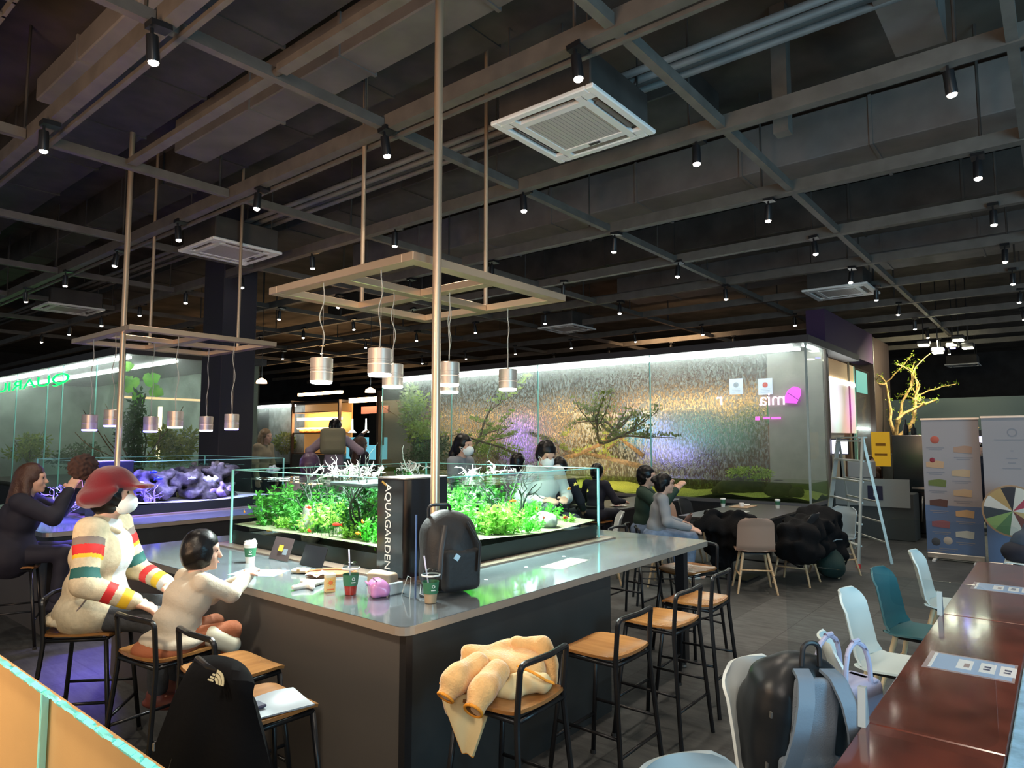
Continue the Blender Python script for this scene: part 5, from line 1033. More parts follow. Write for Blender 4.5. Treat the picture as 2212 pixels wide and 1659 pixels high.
# ------------------------------------------------------------------ people
skin = M('skin', (.62, .36, .26), .55, sub=.08); skin_b = M('skin_shaded', (.50, .30, .23), .6)
hair_b = M('hair_black', (.004, .0035, .004), .35, spec=.3, bump=.12, bscale=120); hair_br = M('hair_brown', (.06, .025, .015), .45, bump=.5, bscale=100); hair_p = M('hair_plum', (.045, .015, .05), .45)
maskm = M('mask_white', (.82, .88, .88), .7); eye_m = M('eye_dark', (.01, .008, .008), .2); lip = M('lip', (.45, .14, .12), .5)
V3 = Vector
def ik(a, b, l1, l2, pole):                                 # elbow / knee position
    a, b = V3(a), V3(b); d = b-a; L = min(d.length, (l1+l2)*.995); dn = d.normalized(); x = (l1*l1-l2*l2+L*L)/(2*L); h = math.sqrt(max(l1*l1-x*x, 0)); pl = V3(pole); pl = (pl-dn*pl.dot(dn)); pl = pl.normalized() if pl.length > 1e-6 else V3((0, 0, 1)); return a+dn*x+pl*h
def hand(pr, w, d, pn, s, sg, curl=.5, grip=False):         # w wrist, d hand direction, pn palm normal (back of hand is -pn)
    w, d, pn = V3(w), V3(d).normalized(), V3(pn); pn = (pn-d*pn.dot(d)).normalized(); sd = d.cross(pn)*sg
    R = Matrix((d, sd, pn)).transposed(); c = w+d*.045*s; pr.append(('b', tuple(c), (.045*s, .038*s, .013*s), R, .012*s))
    pr.append(('c', tuple(w-d*.02*s), .024*s, tuple(w+d*.02*s), .026*s))
    for i, (o, L) in enumerate(((-.030, .062), (-.010, .075), (.010, .070), (.030, .054))):
        p = w+d*.085*s+sd*o*s; dd = d.copy(); a = curl*.5
        for k in range(3):
            dd = (dd*math.cos(a)+pn*math.sin(a)).normalized(); L2_ = L*(.45, .32, .26)[k]*s; q = p+dd*L2_; pr.append(('c', tuple(p), (.0088-.0008*k)*s, tuple(q), (.0080-.0009*k)*s)); p = q; a = curl*(.9 if grip else .6); 
            dd2 = dd; pn_ = pn
    p = w+d*.025*s-sd*.032*s; q = p+(d*.6-sd*.75+pn*.15).normalized()*.032*s; r_ = q+(d*.95-sd*.3+pn*.35).normalized()*.028*s
    pr.append(('c', tuple(w+d*.03*s-sd*.02*s), .014*s, tuple(q), .0105*s)); pr.append(('c', tuple(q), .0105*s, tuple(r_), .0085*s))
def person(label, loc, rz, s=1.0, seat=.66, standing=False, lean=.1, side=0.0, hl=None, hr=None, knees=None, feet=None, head_yaw=0, head_pitch=0, top=None, pants=None, shoes=None, hairm=hair_b, hair='short', mask=False, vox=.016, matfn=None, topmats=None, bulky=1.0, long_top=0, skinm=None, curl=.5, palms=None, lower=True, hs=1.0):
    t = E('person', label, 'person', loc, rz); S = s; sk = skinm or skin
    pz = (seat+.09*S) if not standing else .90*S
    pel = V3((0, 0, pz)); up = V3((math.sin(lean), side, math.cos(lean))).normalized(); fwd = V3((math.cos(lean), 0, -math.sin(lean))); lf = up.cross(fwd).normalized()
    ch = pel+up*.30*S+fwd*.01*S; nk = pel+up*.50*S; hd = nk+up*.02*S+V3((.035, 0, .105))*S
    Ry = Euler((0, head_pitch, head_yaw)).to_matrix(); SB = S; H = lambda x, y, z: tuple(hd+Ry@V3((x*S*hs, y*S*hs, (z+.02*(hs-1)*5)*S*hs)))
    body = [('e', H(0, 0, .015), (.092*S*hs, .074*S*hs, .105*S*hs), Ry), ('e', H(.022, 0, -.055), (.062*S*hs, .055*S*hs, .062*S*hs), Ry), ('c', H(.085, 0, .01), .008*S*hs, H(.104, 0, -.028), .014*S*hs), ('e', H(.075, 0, -.062), (.022*S*hs, .026*S*hs, .012*S*hs), Ry), ('e', H(.07, 0, -.095), (.022*S*hs, .024*S*hs, .018*S*hs), Ry),
            ('c', tuple(nk-up*.05*S), .058*S, H(-.015, 0, -.06), .052*S)]
    for sg in (-1, 1): body += [('e', H(-.005, sg*.074, -.005), (.016*S*hs, .010*S*hs, .028*S*hs), Ry), ('e', H(.055, sg*.038, -.03), (.026*S*hs, .024*S*hs, .026*S*hs), Ry), ('e', H(.078, sg*.03, .028), (.016*S*hs, .022*S*hs, .008*S*hs), Ry)]
    shw = .155*S*(1+.06*(bulky-1)); sh = {1: nk-up*.055*S+lf*shw, -1: nk-up*.055*S-lf*shw}
    hips = {1: pel+lf*.085*S, -1: pel-lf*.085*S}
    tops = [('e', tuple(ch), (.115*S*bulky, .160*S*(.5+.5*bulky), .17*S), Matrix((fwd, lf, up)).transposed()), ('e', tuple(pel+up*.12*S), (.115*S*bulky, .145*S*(.5+.5*bulky), .15*S), Matrix((fwd, lf, up)).transposed()), ('c', tuple(sh[1]), .062*S, tuple(sh[-1]), .062*S), ('c', tuple(nk-up*.06*S), .062*S, tuple(nk-up*.01*S), .055*S)]
    if long_top: tops.append(('e', tuple(pel+V3((.02, 0, .0))*S), (.15*S*bulky, .18*S*bulky, long_top*S), None))
    body.append(('c', tuple(pel), .09*S, tuple(ch), .10*S)); inf = .014*S*bulky
    el_ = {}
    for sg, hp in ((1, hl), (-1, hr)):
        if hp is None: hp = (.12 if standing else .32, sg*.24, (pz/S+.02) if not standing else .82)
        hp = V3(hp)*1.0; e = ik(sh[sg], hp, .28*S, .26*S, V3((-.3, sg*.6, -1)) if not standing else V3((-1, sg*.5, -.3))); el_[sg] = (e, hp)
        d = (hp-e).normalized(); w = e+(hp-e)*1.0
        body += [('c', tuple(sh[sg]), .045*S, tuple(e), .036*S), ('c', tuple(e), .036*S, tuple(w), .024*S)]
        pn = palms[sg] if palms else V3((0, -sg*.5, -1)); hand(body, w, d, pn, S*1.0, sg, curl)
        tops += [('c', tuple(sh[sg]), .055*S+inf, tuple(e), .044*S+inf), ('c', tuple(e), .044*S+inf, tuple(w-d*.01*S), .032*S+inf*.8)]
    pan = [('e', tuple(pel-V3((0.02, 0, .0))*S), (.125*S, .165*S, .11*S), None)]; sho = []
    for sg in (1, -1):
        if standing: kn = hips[sg]+V3((.02, .01*sg, -.43*S)); ft = kn+V3((-.02, .01*sg, -.40*S))
        else:
            kn = V3(knees[sg]) if knees else pel+V3((.42*S, sg*.12*S, .0)); ft = V3(feet[sg]) if feet else kn+V3((-.04*S, 0, -.40*S))
        toe = ft+V3((.15*S, sg*.02, -.045*S))
        body += [('c', tuple(hips[sg]), .078*S, tuple(kn), .05*S), ('c', tuple(kn), .05*S, tuple(ft), .034*S), ('c', tuple(ft+V3((-.02, 0, -.03))*S), .034*S, tuple(toe), .026*S)]
        pan += [('c', tuple(hips[sg]), .092*S, tuple(kn), .064*S), ('c', tuple(kn), .066*S, tuple(ft+V3((0, 0, .03))*S), .05*S)]
        sho += [('e', tuple(ft+V3((.055, 0, -.045))*S), (.135*S, .050*S, .040*S), None), ('e', tuple(ft+V3((-.01, 0, -.01))*S), (.05*S, .044*S, .055*S), None)]
    solid('body', body, sk, t, min(vox, .010) if vox < .012 else vox*.7, .018*S)
    solid('top', tops, topmats or top, t, vox, .03*S, noise=(.004*S, 45/S), matfn=(lambda c: matfn(c, dict(sh=sh, el=el_, pel=pel, up=up))) if matfn else None)
    solid('trousers', pan, pants, t, vox, .03*S, noise=(.003*S, 40))
    if shoes: solid('shoes', sho, shoes, t, vox, .015*S)
    hr_ = []
    if hair != 'none':
        K = S*hs; hr_ = [('e', H(-.018, 0, .036), (.106*K, .094*K, .104*K), Ry), ('e', H(-.05, 0, -.02), (.072*K, .086*K, .095*K), Ry)]
        ng = [('b', H(.112, 0, -.035), (.062*K, .066*K, .080*K), Ry, .02*K)]
        if hair == 'bob': hr_ += [('e', H(-.02, 0, .0), (.108*K, .104*K, .115*K), Ry)]
        if hair == 'long': hr_ += [('c', H(-.05, 0, 0), .09*S, H(-.12, 0, -.30), .075*S), ('c', H(-.03, .07, 0), .04*S, H(-.02, .10, -.26), .03*S), ('c', H(-.03, -.07, 0), .04*S, H(-.02, -.10, -.26), .03*S)]
        if hair == 'pony': hr_ += [('c', H(-.10, 0, .03), .04*S, H(-.15, 0, -.10), .045*S), ('c', H(-.15, 0, -.10), .045*S, H(-.13, 0, -.28), .02*S)]
        if hair == 'bun': hr_ += [('e', H(-.12, 0, .05), (.045*S, .05*S, .045*S), None)]
        o = solid('hair', hr_, hairm, t, min(vox, .012)*.8, .02*S, neg=ng, noise=(.003*S, 90))
    for sg in (-1, 1):
        MBe = MB(); MBe.lathe([(.001, 0), (.010*S, .001), (.009*S, .005), (.001, .007)], n=10); o = MBe.build('eye', eye_m, t, True); o.location = H(.080, sg*.032, .010); o.rotation_euler = Euler((0, PI/2+head_pitch, head_yaw))
    if mask:
        solid('face_mask', [('e', H(.052, 0, -.052), (.072*S, .066*S, .062*S), Ry)], maskm, t, .008, .01, neg=[('b', H(-.06, 0, -.05), (.085*S, .1*S, .1*S), Ry, .01)])
        for sg in (-1, 1):
            for zz_ in (-.03, -.085): MB().tube([H(.05, sg*.062, zz_), H(.0, sg*.082, -.01+zz_*.2)], .0022*S, 5).build('mask_strap', maskm, t)
    else: MB().tube([H(.094, -.022, -.066), H(.1, 0, -.068), H(.094, .022, -.066)], .004*S, 6, flat=.6).build('mouth', lip, t, True)
    return t, H, el_, sh, pel, S
cream = M('fleece_cream', (.60, .50, .34), .85, noise=.08, nscale=40, bump=.25, bscale=50, sheen=.0); jred = M('stripe_red', (.62, .02, .02), .7); jyel = M('stripe_yellow', (.80, .50, .02), .7); jgrn = M('stripe_green', (.01, .10, .09), .7); jgry = M('stripe_taupe', (.22, .17, .15), .7)
white_f = M('fleece_white', (.66, .70, .72), .8, bump=.2, bscale=60); denim = M('denim_dark', (.05, .055, .065), .8, noise=.2, nscale=30, bump=.2, bscale=150); rustp = M('rust_corduroy', (.30, .085, .03), .8, bump=.2, bscale=80); shoe_r = M('shoe_red', (.16, .04, .03), .5)
# --- woman in the red hat
def stripes(c, I):
    out = np.zeros(len(c), int)
    for sg in (1, -1):
        e, w = I['el'][sg]; s0 = I['sh'][sg]
        for a, b, L0, seg in ((s0, e, 0, 0), (e, w, .5, 1)):
            a_, d = np.array(a), np.array(b)-np.array(a); L = float(d@d); tt = ((c-a_)@d)/L; dist = np.linalg.norm(c-a_-np.clip(tt, 0, 1)[:, None]*d, axis=1)
            ok = (dist < .085) & (tt > (-.0 if seg == 0 else .0)) & (tt < 1.05); 
            if seg == 0: ok &= (np.sign((c[:, 1])*sg) > 0) & (dist < .08)
            u = L0+np.clip(tt, 0, 1)*.5
            for lo_, hi_, m_ in ((.08, .15, 4), (.15, .24, 1), (.24, .275, 2), (.36, .46, 3), (.70, .79, 1), (.86, .955, 2)): out[ok & (u >= lo_) & (u < hi_)] = m_
    mid = (np.abs(c[:, 1]) < .075) & (c[:, 0] > .10) & (c[:, 2] > .78) & (out == 0); out[mid] = 5
    return out
ang = YAW-PI/2+.10
W = person('seated woman in a crimson hat with brown pompom, white mask and cream striped jacket', (1.50, 4.27, 0), ang, 1.02, .66, lean=.10, hl=(.36, .10, .86), hr=(.30, -.17, .82), knees={1: (.42, .16, .70), -1: (.40, -.10, .70)}, feet={1: (.42, .15, .30), -1: (.40, -.07, .30)}, head_yaw=.12, head_pitch=-.02,
    top=cream, topmats=[cream, jred, jyel, jgrn, jgry, white_f], matfn=stripes, pants=denim, shoes=shoe_r, hairm=hair_b, hair='bob', mask=True, vox=.005, bulky=1.28, long_top=.15, curl=.55, palms={1: V3((0, 0, -1)), -1: V3((0, .2, -1))})
t, H, el_, sh, pel, S = W
for sg in (1, -1): e, w = el_[sg]; d = (w-e).normalized(); MB().tube([w-d*.06, w-d*.03, w+d*.002, w+d*.008], [.045, .043, .036, .030], 16, cap=False).build('grey_cuff', M('cuff_grey', (.16, .18, .20), .8), t, True)
crim = M('crimson_felt', (.13, .004, .012), .95, bump=.15, bscale=80, sheen=.4)
Ry = Euler((0, .12, .12))
solid('hat', [('e', H(-.02, 0, .07), (.118*S, .112*S, .085*S), Ry), ('e', H(-.06, 0, .0), (.125*S, .13*S, .075*S), Euler((0, -.25, .12))), ('e', H(.07, 0, .055), (.06*S, .085*S, .045*S), Ry), ('c', H(-.13, .08, -.035), .030, H(-.13, -.08, -.035), .030), ('c', H(-.10, .11, -.02), .028, H(.04, .11, .03), .022), ('c', H(-.10, -.11, -.02), .028, H(.04, -.11, .03), .022), ('e', H(.135, 0, .045), (.065*S, .085*S, .012*S), Euler((0, .12, .12)))], crim, t, .007, .03, neg=[('b', H(.085, 0, -.09), (.07, .095, .105), Ry, .02)], noise=(.010, 28))
solid('hat_pompom', [('e', H(-.15, -.02, .155), (.072*S, .072*S, .072*S), None)], M('pompom_brown', (.030, .012, .009), .95), t, .005, .01, noise=(.008, 200))
solid('collar', [('c', H(-.05, .07, -.16), .022, H(.05, .06, -.205), .012), ('c', H(-.05, -.07, -.16), .022, H(.05, -.06, -.205), .012), ('c', H(-.07, .05, -.155), .03, H(-.07, -.05, -.155), .03)], cream, t, .007, .02)
hm = MB(); q0 = pel+V3((-.19, -.17, -.10)); 
solid('quilted_hem', [('e', tuple(pel+V3((-.03, 0, -.035))), (.195, .205, .055), None)], cream, t, .009, .02, noise=(.014, 75))
MB().tube([tuple(pel+V3((.02, -.225, .02))), tuple(pel+V3((.10, -.20, .14)))], .005, 6).build('pocket_welt', jgry, t)
# --- child
oat = M('oat_sweater', (.50, .42, .32), .85, bump=.3, bscale=70, sheen=.2)
Cc = person('small child in an oatmeal sweater and rust trousers leaning on the centre table', (1.60, 3.52, 0), -.05, .66, .64, lean=.36, hs=1.28, hl=(.36, .02, .935), hr=(.40, .0, .955), knees={1: (.27, .10, .71), -1: (.27, -.10, .71)}, feet={1: (.24, .10, .45), -1: (.24, -.10, .45)}, head_yaw=-.45, head_pitch=.05,
    top=oat, pants=rustp, shoes=M('shoe_rust', (.2, .06, .03), .6), hair='bob', vox=.009, bulky=1.5, curl=.9, palms={1: V3((0, -.3, -1)), -1: V3((0, .3, -1))}, long_top=.08)
t, H, el_, sh, pel, S = Cc
solid('trouser_seat', [('e', tuple(pel+V3((-.02, 0, -.035))), (.152, .165, .060), None)], rustp, t, .008, .02)
solid('sock', [('c', tuple(pel+V3((.16, -.10, .0))), .05, tuple(pel+V3((.26, -.12, -.06))), .045)], M('cream_cloth', (.55, .50, .38), .8), t, .008, .01)
# --- background people
navy = M('navy_cloth', (.010, .010, .022), .8, sheen=.0); greyt = M('grey_knit', (.22, .23, .25), .85); whitec = M('white_cotton', (.60, .60, .58), .8); pinkc = M('lilac_cloth', (.34, .26, .32), .8); olive = M('olive_vest', (.20, .18, .11), .8); darkg = M('dark_green_cloth2', (.02, .045, .03), .85); jeans = M('jeans_blue', (.12, .17, .26), .8, noise=.2, nscale=20); brn = M('brown_fur', (.08, .045, .03), .9)
p = at(28, 1222, .65)
L = person('long haired woman in a dark coat holding a phone up at the reef tank', (p.x-.05, p.y, 0), -.45, 1.0, .66, lean=.22, hl=(.44, .18, 1.26), hr=(.42, -.05, 1.26), top=navy, pants=navy, shoes=navy, hairm=hair_br, hair='long', vox=.014, bulky=1.35, long_top=.2, head_yaw=.0)
e, w = L[2][-1]; o = MB().box(tuple(w+V3((.10, .06, .05))), (.01, .075, .15), (0, -.15, 0), bev=.006).build('phone', black); o.location = (0, 0, 0); M_ = Matrix.Translation((p.x-.05, p.y, 0)) @ Matrix.Rotation(-.45, 4, 'Z'); o.data.transform(M_); tag(o, 'smartphone held up by the long haired woman at the far left', 'phone')
q = MB().box(tuple(w+V3((.094, .06, .05))), (.003, .066, .13), (0, -.15, 0)).build('screen', emit('phone_screen', (.7, .35, 1), 1.6), o); q.data.transform(M_)
def face_cam(v): return math.atan2(-v.y, -v.x)
v = atD(1168, 1000, 6.7); person('masked man in white bending over behind the green aquarium', (v.x, v.y, -.0), face_cam(v)+.55, 1.0, standing=True, lean=.38, hl=(.35, .2, 1.0), hr=(.35, -.2, 1.0), head_pitch=.35, top=whitec, pants=navy, shoes=black, mask=True, vox=.016) if False else None
def bgp(px, ptop, k, label, rz_off, seated=True, s=1.0, **kw):
    v = atD(px, ptop, k); htop = v.z; lean = kw.get('lean', .1); tot = (.09+.5*math.cos(lean)+.02+.105+.14)*s if seated else (.90+.5*math.cos(lean)+.02+.105+.14)*s
    base = htop-tot; seat = max(base, .2) if seated else 0
    loc = (v.x, v.y, 0 if seated else base)
    if seated and seat > .5: c = copy_tree(st0); c.location = (v.x, v.y, 0); c.rotation_euler = (0, 0, face_cam(v)+rz_off); c.scale = (1, 1, seat/.66); c['label'] = 'bar stool under the '+' '.join(label.split()[:11]); c['group'] = 'bar stools behind the tanks'
    if not seated and base > .02: pl = MB().bx((-.4, -.4, 0), (.4, .4, base)).build('platform', M('platform_dark', (.03, .03, .03), .7)); pl.location = (v.x, v.y, 0); tag(pl, 'dark low platform under the '+' '.join(label.split()[:9]), 'platform')
    return person(label, loc, face_cam(v)+rz_off, s, seat if seated else 0, standing=not seated, vox=kw.pop('vox', .018), **kw)
bgp(1168, 950, 6.7, 'dark haired masked man in white looking down behind the green aquarium', .5, s=1.0, lean=.15, head_pitch=.45, top=whitec, pants=navy, shoes=black, mask=True, hl=(.26, .12, 1.12), hr=(.26, -.12, 1.12))
bgp(988, 936, 7.6, 'woman with a white mask in profile just right of the pole', 1.0, s=1.0, top=greyt, pants=navy, shoes=black, mask=True, hair='pony')
bgp(1112, 977, 8.3, 'dark head turned away left of the masked man', 2.6, s=.95, top=pinkc, pants=navy, shoes=black)
bgp(1206, 986, 8.3, 'dark head behind the shoulder of the masked man', 2.9, s=.95, top=navy, pants=navy, shoes=black, hair='bob')
bgp(1284, 1000, 8.6, 'far small dark head at the right end of the aquarium', 2.6, s=.85, top=navy, pants=navy, shoes=black)
bgp(668, 976, 6.6, 'plum haired person in lilac with back turned behind the reef tank', 3.0, s=.95, top=pinkc, pants=navy, shoes=black, hairm=hair_p, hair='bob', bulky=1.1)
bgp(722, 903, 10.5, 'standing ponytailed person seen from behind with an olive back bag', 2.9, seated=False, s=1.05, top=pinkc, pants=pinkc, shoes=black, hair='pony', hl=(.25, .22, 1.35), hr=(.25, -.22, 1.35))
v = atD(722, 950, 10.3); o = solid('back_bag', [('b', (0, 0, 0), (.07, .19, .20), None, .06), ('b', (-.05, 0, -.06), (.05, .14, .10), None, .04)], olive, None, .02, .03); o.location = v+V3((-.06, -.05, -.02)); o.rotation_euler = (0, 0, face_cam(v)+PI); tag(o, 'olive back bag worn by the standing ponytailed person', 'backpack')
bgp(772, 942, 11.0, 'person in black raising one arm beside the standing one', 2.2, seated=False, s=.98, top=navy, pants=navy, shoes=black, hairm=hair_br, hair='long', hl=(.35, .35, 1.65))
bgp(566, 925, 11.5, 'fair haired standing person half hidden by the dark column', .9, seated=False, s=1.0, top=M('sand_coat', (.30, .24, .16), .8), pants=navy, shoes=black, hairm=M('hair_fair', (.20, .13, .07), .5), hair='long')
bgp(1386, 1003, 7.95, 'dark haired adult in a green top raising a hand beside the dark table', 1.45, s=1.0, top=darkg, pants=jeans, shoes=black, hl=(.30, .1, 1.12), hr=(.40, -.12, 1.12), lean=.05, vox=.014)
bgp(1412, 1020, 7.15, 'girl with a hair bun in grey knit beside the adult in green', 1.7, s=.88, top=greyt, pants=jeans, shoes=whitec, hair='bun', lean=.18, vox=.014)
bgp(1876, 982, 12.4, 'person in a brown coat behind the reception desk', .6, seated=False, s=.85, top=brn, pants=navy, shoes=black, bulky=1.3, hairm=hair_br)
bgp(2112, 955, 12.8, 'dark clothed person standing between the two banners', .3, seated=False, s=.95, top=navy, pants=navy, shoes=black, mask=False)
v = atD(2160, 1180, 6.9); person('dark clothed person bent over the far end of the red brown table', (v.x+.1, v.y-.15, 0), -1.0, 1.0, .45, lean=.75, top=M('slate_cloth', (.03, .05, .085), .8), pants=navy, shoes=black, vox=.018, bulky=1.2, hl=(.5, .15, .70), hr=(.5, -.15, .70), hair='bob')
# ------------------------------------------------------------------ things on the centre table
T = .89
cupw = M('cup_white', (.74, .76, .72), .45); cupg = M('sleeve_green2', (.03, .15, .07), .55); clear = glass('clear_plastic', (.90, .93, .92), .05, .2); logo = M('logo_white', (.75, .8, .75), .5)
def cup_marks(t, r, z, ang):
    for k in range(2):
        c = ang; p = V3((math.cos(c)*r, math.sin(c)*r, z))
        if k == 0:
            m = MB(); m.lathe([(.008, 0), (.008, .0012), (.0055, .0012), (.0055, 0)], n=16, caps=False); o = m.build('ring_mark', logo, t); o.location = p; o.rotation_euler = (0, PI/2, c)
        else:
            for j in range(7): a = c+(j-3)*.085; q = V3((math.cos(a)*r, math.sin(a)*r, z-.018)); MB().box(tuple(q), (.0015, .0028, .004+.0015*(j % 2)), (0, 0, a)).build('letter_mark', logo, t)
def iced(px, py, label, liquid, lh, straw_d):
    p = at(px, py, T); t = E('iced_drink', label, 'drink', p, 0, 'iced drinks on the centre table'); r0, r1, h = .030, .044, .135
    MB().lathe([(r0, .0), (r1, h)], n=28, caps=False).lathe([(r0, 0), (.001, .001)], n=28, caps=False).build('clear_cup', clear, t, True)
    rr_ = lambda z: r0+(r1-r0)*z/h-.0015
    MB().lathe([(.001, .002), (rr_(.002), .002), (rr_(lh), lh), (.001, lh)], n=28, caps=False).build('liquid', liquid, t, True)
    a0 = .048; MB().lathe([(rr_(a0)+.0025, a0), (rr_(.105)+.0025, .105)], n=28, caps=False).build('paper_sleeve', cupg, t, True)
    MB().lathe([(r1+.002, h-.004), (r1+.004, h+.003), (r1-.002, h+.006), (r1-.008, h+.022), (r1-.018, h+.032), (.006, h+.035)], n=28, caps=False).build('lid', glass('lid_plastic', (.80, .85, .86), .08, .45), t, True)
    MB().lathe([(r1+.003, h-.003), (r1+.004, h+.003), (r1, h+.005)], n=28, caps=False).build('lid_rim', cupw, t, True)
    MB().tube([(0, 0, .02), (straw_d[0], straw_d[1], h+.095)], .0038, 8).build('straw', M('straw_lilac', (.60, .58, .75), .4), t, True)
    v = V3((-p.x, -p.y)).normalized() if False else math.atan2(-p.y, -p.x); cup_marks(t, (r0+r1)/2+.0035, .085, v+.35)
iced(757, 1284, 'iced drink with red liquid, green sleeve and clear lid beside the yellow carton', M('red_tea', (.42, .03, .015), .12), .06, (-.006, .012)); iced(930, 1302, 'iced drink with pale coffee and a tilted straw, in front of the black backpack', M('pale_coffee', (.50, .33, .20), .2), .075, (-.030, .018))
p = at(540, 1215, T); t = E('paper_cup', 'white hot drink cup with green sleeve and lid standing before the aquarium', 'cup', p); MB().lathe([(.001, 0), (.027, 0), (.040, .118)], n=28, caps=False).build('cup_body', cupw, t, True); MB().lathe([(.0325, .04), (.0395, .098)], n=28, caps=False).build('paper_sleeve', cupg, t, True)
MB().lathe([(.0415, .115), (.043, .122), (.040, .126), (.037, .140), (.030, .141), (.028, .136), (.001, .136)], n=28, caps=False).build('lid', white_p, t, True); MB().box((.024, 0, .145), (.02, .018, .012), (0, -.2, 0), bev=.004).build('sip_spout', white_p, t); cup_marks(t, .0375, .075, math.atan2(-p.y, -p.x))
p = at(712, 1278, T); t = E('juice_carton', 'small yellow drink carton with an orange emblem', 'carton', p, math.atan2(-p.y, -p.x)+.25); MB().bx((-.02, -.026, 0), (.02, .026, .092), bev=.002).build('carton_body', M('carton_yellow', (.72, .50, .20), .5), t); MB().bx((-.0202, -.0262, .075), (.0202, .0262, .0925), bev=.002).build('carton_top', M('carton_cream', (.75, .68, .5), .5), t)
m = MB(); m.lathe([(.012, 0), (.009, .001), (.001, .001)], n=14); o = m.build('emblem', M('emblem_orange', (.75, .16, .03), .5), t); o.location = (.0205, 0, .05); o.rotation_euler = (0, PI/2, 0)
for k in range(8): a = k*PI/4; MB().box((.0207, math.cos(a)*.017, .05+math.sin(a)*.017), (.0015, .006, .006), (a, 0, 0)).build('emblem_petal', M('emblem_yellow', (.8, .42, .04), .5), t)
MB().bx((.0203, -.02, .012), (.0212, .02, .018)).build('print_line', _m['emblem_orange'], t)
p = at(818, 1288, T); t = E('pink_pouch', 'glossy lilac pink zipped pouch on the table corner', 'pouch', p, -.5); lil = M('lilac_gloss', (.58, .24, .50), .25)
solid('pouch_body', [('b', (0, 0, .038), (.05, .062, .038), None, .03), ('b', (-.01, 0, .062), (.03, .05, .03), None, .025)], lil, t, .006, .02, noise=(.003, 90)); MB().tube(arc((-.02, -.045, .086), (-.035, 0, .104), (-.02, .045, .086)), .004, 6, flat=.5).build('zip', M('zip_dark', (.15, .05, .13), .4), t, True); MB().tube(bend([(-.046, -.03, .06), (-.064, -.03, .075), (-.064, .03, .075), (-.046, .03, .06)], .012), .005, 8).build('handle_loop', lil, t, True)
p = at(668, 1268, T); t = E('toy', 'white knitted glove shaped toy lying on the table', 'toy', p, .6); wk = M('white_knit', (.70, .68, .62), .85, bump=.3, bscale=90)
solid('toy_body', [('e', (0, 0, .018), (.05, .04, .018), None), ('c', (.02, .02, .016), .018, (.075, .07, .014), .014), ('c', (.02, -.02, .016), .018, (.09, -.05, .014), .014), ('c', (-.03, .01, .016), .018, (-.09, .05, .014), .014), ('c', (-.03, -.02, .016), .016, (-.08, -.05, .014), .013)], wk, t, .006, .015, noise=(.003, 80)); MB().tube([(.10+.035*math.cos(a*.5), -.04+.035*math.sin(a*.5), .003) for a in range(13)], .0018, 6).build('string_loop', wk, t, True)
p = at(665, 1250, T); t = E('wooden_tray', 'oval wooden serving tray with napkins beside the aquarium', 'tray', p, 2.2); m = MB(); m.prism([(.15*math.cos(a*PI/12), .095*math.sin(a*PI/12)) for a in range(24)], 2, 0, .006); m.build('base', wood('tray_w', (.28, .13, .06), (.42, .22, .11), 4), t); m = MB(); m.tube([(.15*math.cos(a*PI/12), .095*math.sin(a*PI/12), .012) for a in range(25)], .006, 6, cap=False, ).build('rim', _m['tray_w'], t, True)
t.location = at(715, 1240, T)
p = at(650, 1238, T); t = E('napkin_stack', 'folded beige napkin packet on the wooden tray', 'napkin', p+V3((0, 0, .007)), .5); MB().bx((-.035, -.05, 0), (.035, .05, .02), bev=.006).build('packet', M('napkin_beige', (.60, .50, .38), .8), t); MB().bx((-.036, -.01, .0), (.036, .01, .021)).build('band', M('napkin_band', (.45, .3, .15), .6), t)
o = MB(); sh_ = [(x*.02, y*.02, .006+.008*math.sin(x*1.3)*math.cos(y)) for x in range(-3, 4) for y in range(-3, 4)]; o.add(sh_, [(i*7+j, (i+1)*7+j, (i+1)*7+j+1, i*7+j+1) for i in range(6) for j in range(6)]); o = o.build('napkin', M('napkin_white', (.72, .7, .66), .8), None, True); o.location = at(690, 1246, T)+V3((0, 0, .012)); tag(o, 'crumpled white napkin on the wooden tray', 'napkin')
p = at(560, 1237, T); t = E('menu_sheet', 'pale blue printed menu sheet under the arm of the child', 'menu', p, .5); MB().bx((-.10, -.15, 0), (.10, .15, .001)).build('sheet', mb, t)
for k in range(5): MB().bx((-.08, -.12+.05*k, .001), (.06, -.095+.05*k, .0014)).build('text_line', mw, t)
p = at(1222, 1217, T); t = E('menu_sheet', 'clear sleeved sheet lying flat on the right part of the table', 'menu', p, .1); MB().bx((-.2, -.075, 0), (.2, .075, .001)).build('sheet', M('sheet_grey', (.40, .38, .33), .2), t); MB().bx((.08, -.07, .001), (.19, .07, .0015)).build('picture', M('sheet_pale', (.55, .58, .55), .2), t)
p = at(640, 1205, T); t = E('picture_card', 'dark standing picture card against the tank, with coloured drawing', 'card', (2.575, p.y, T), 0); R_ = Euler((0, .35, 0)); MB().box((.0, 0, .075), (.003, .22, .15), R_).build('card', M('card_dark', (.08, .06, .06), .2), t)
for k, (dy, dz, c) in enumerate(((.04, .05, (.7, .08, .03)), (.0, .08, (.75, .45, .05)), (-.05, .06, (.2, .25, .3)))): MB().box((-.004+(.0), dy, dz), (.002, .05, .04), R_).build('drawing', M('draw%d' % k, c, .4), t); LAST[0].location = (-.003, 0, 0)
p = at(730, 1215, T); t = E('picture_card', 'black standing card right of the coloured one, leaning on the tank', 'card', (2.575, p.y, T), 0); MB().box((.0, 0, .065), (.003, .24, .13), R_).build('card', M('card_black', (.012, .012, .014), .3), t)
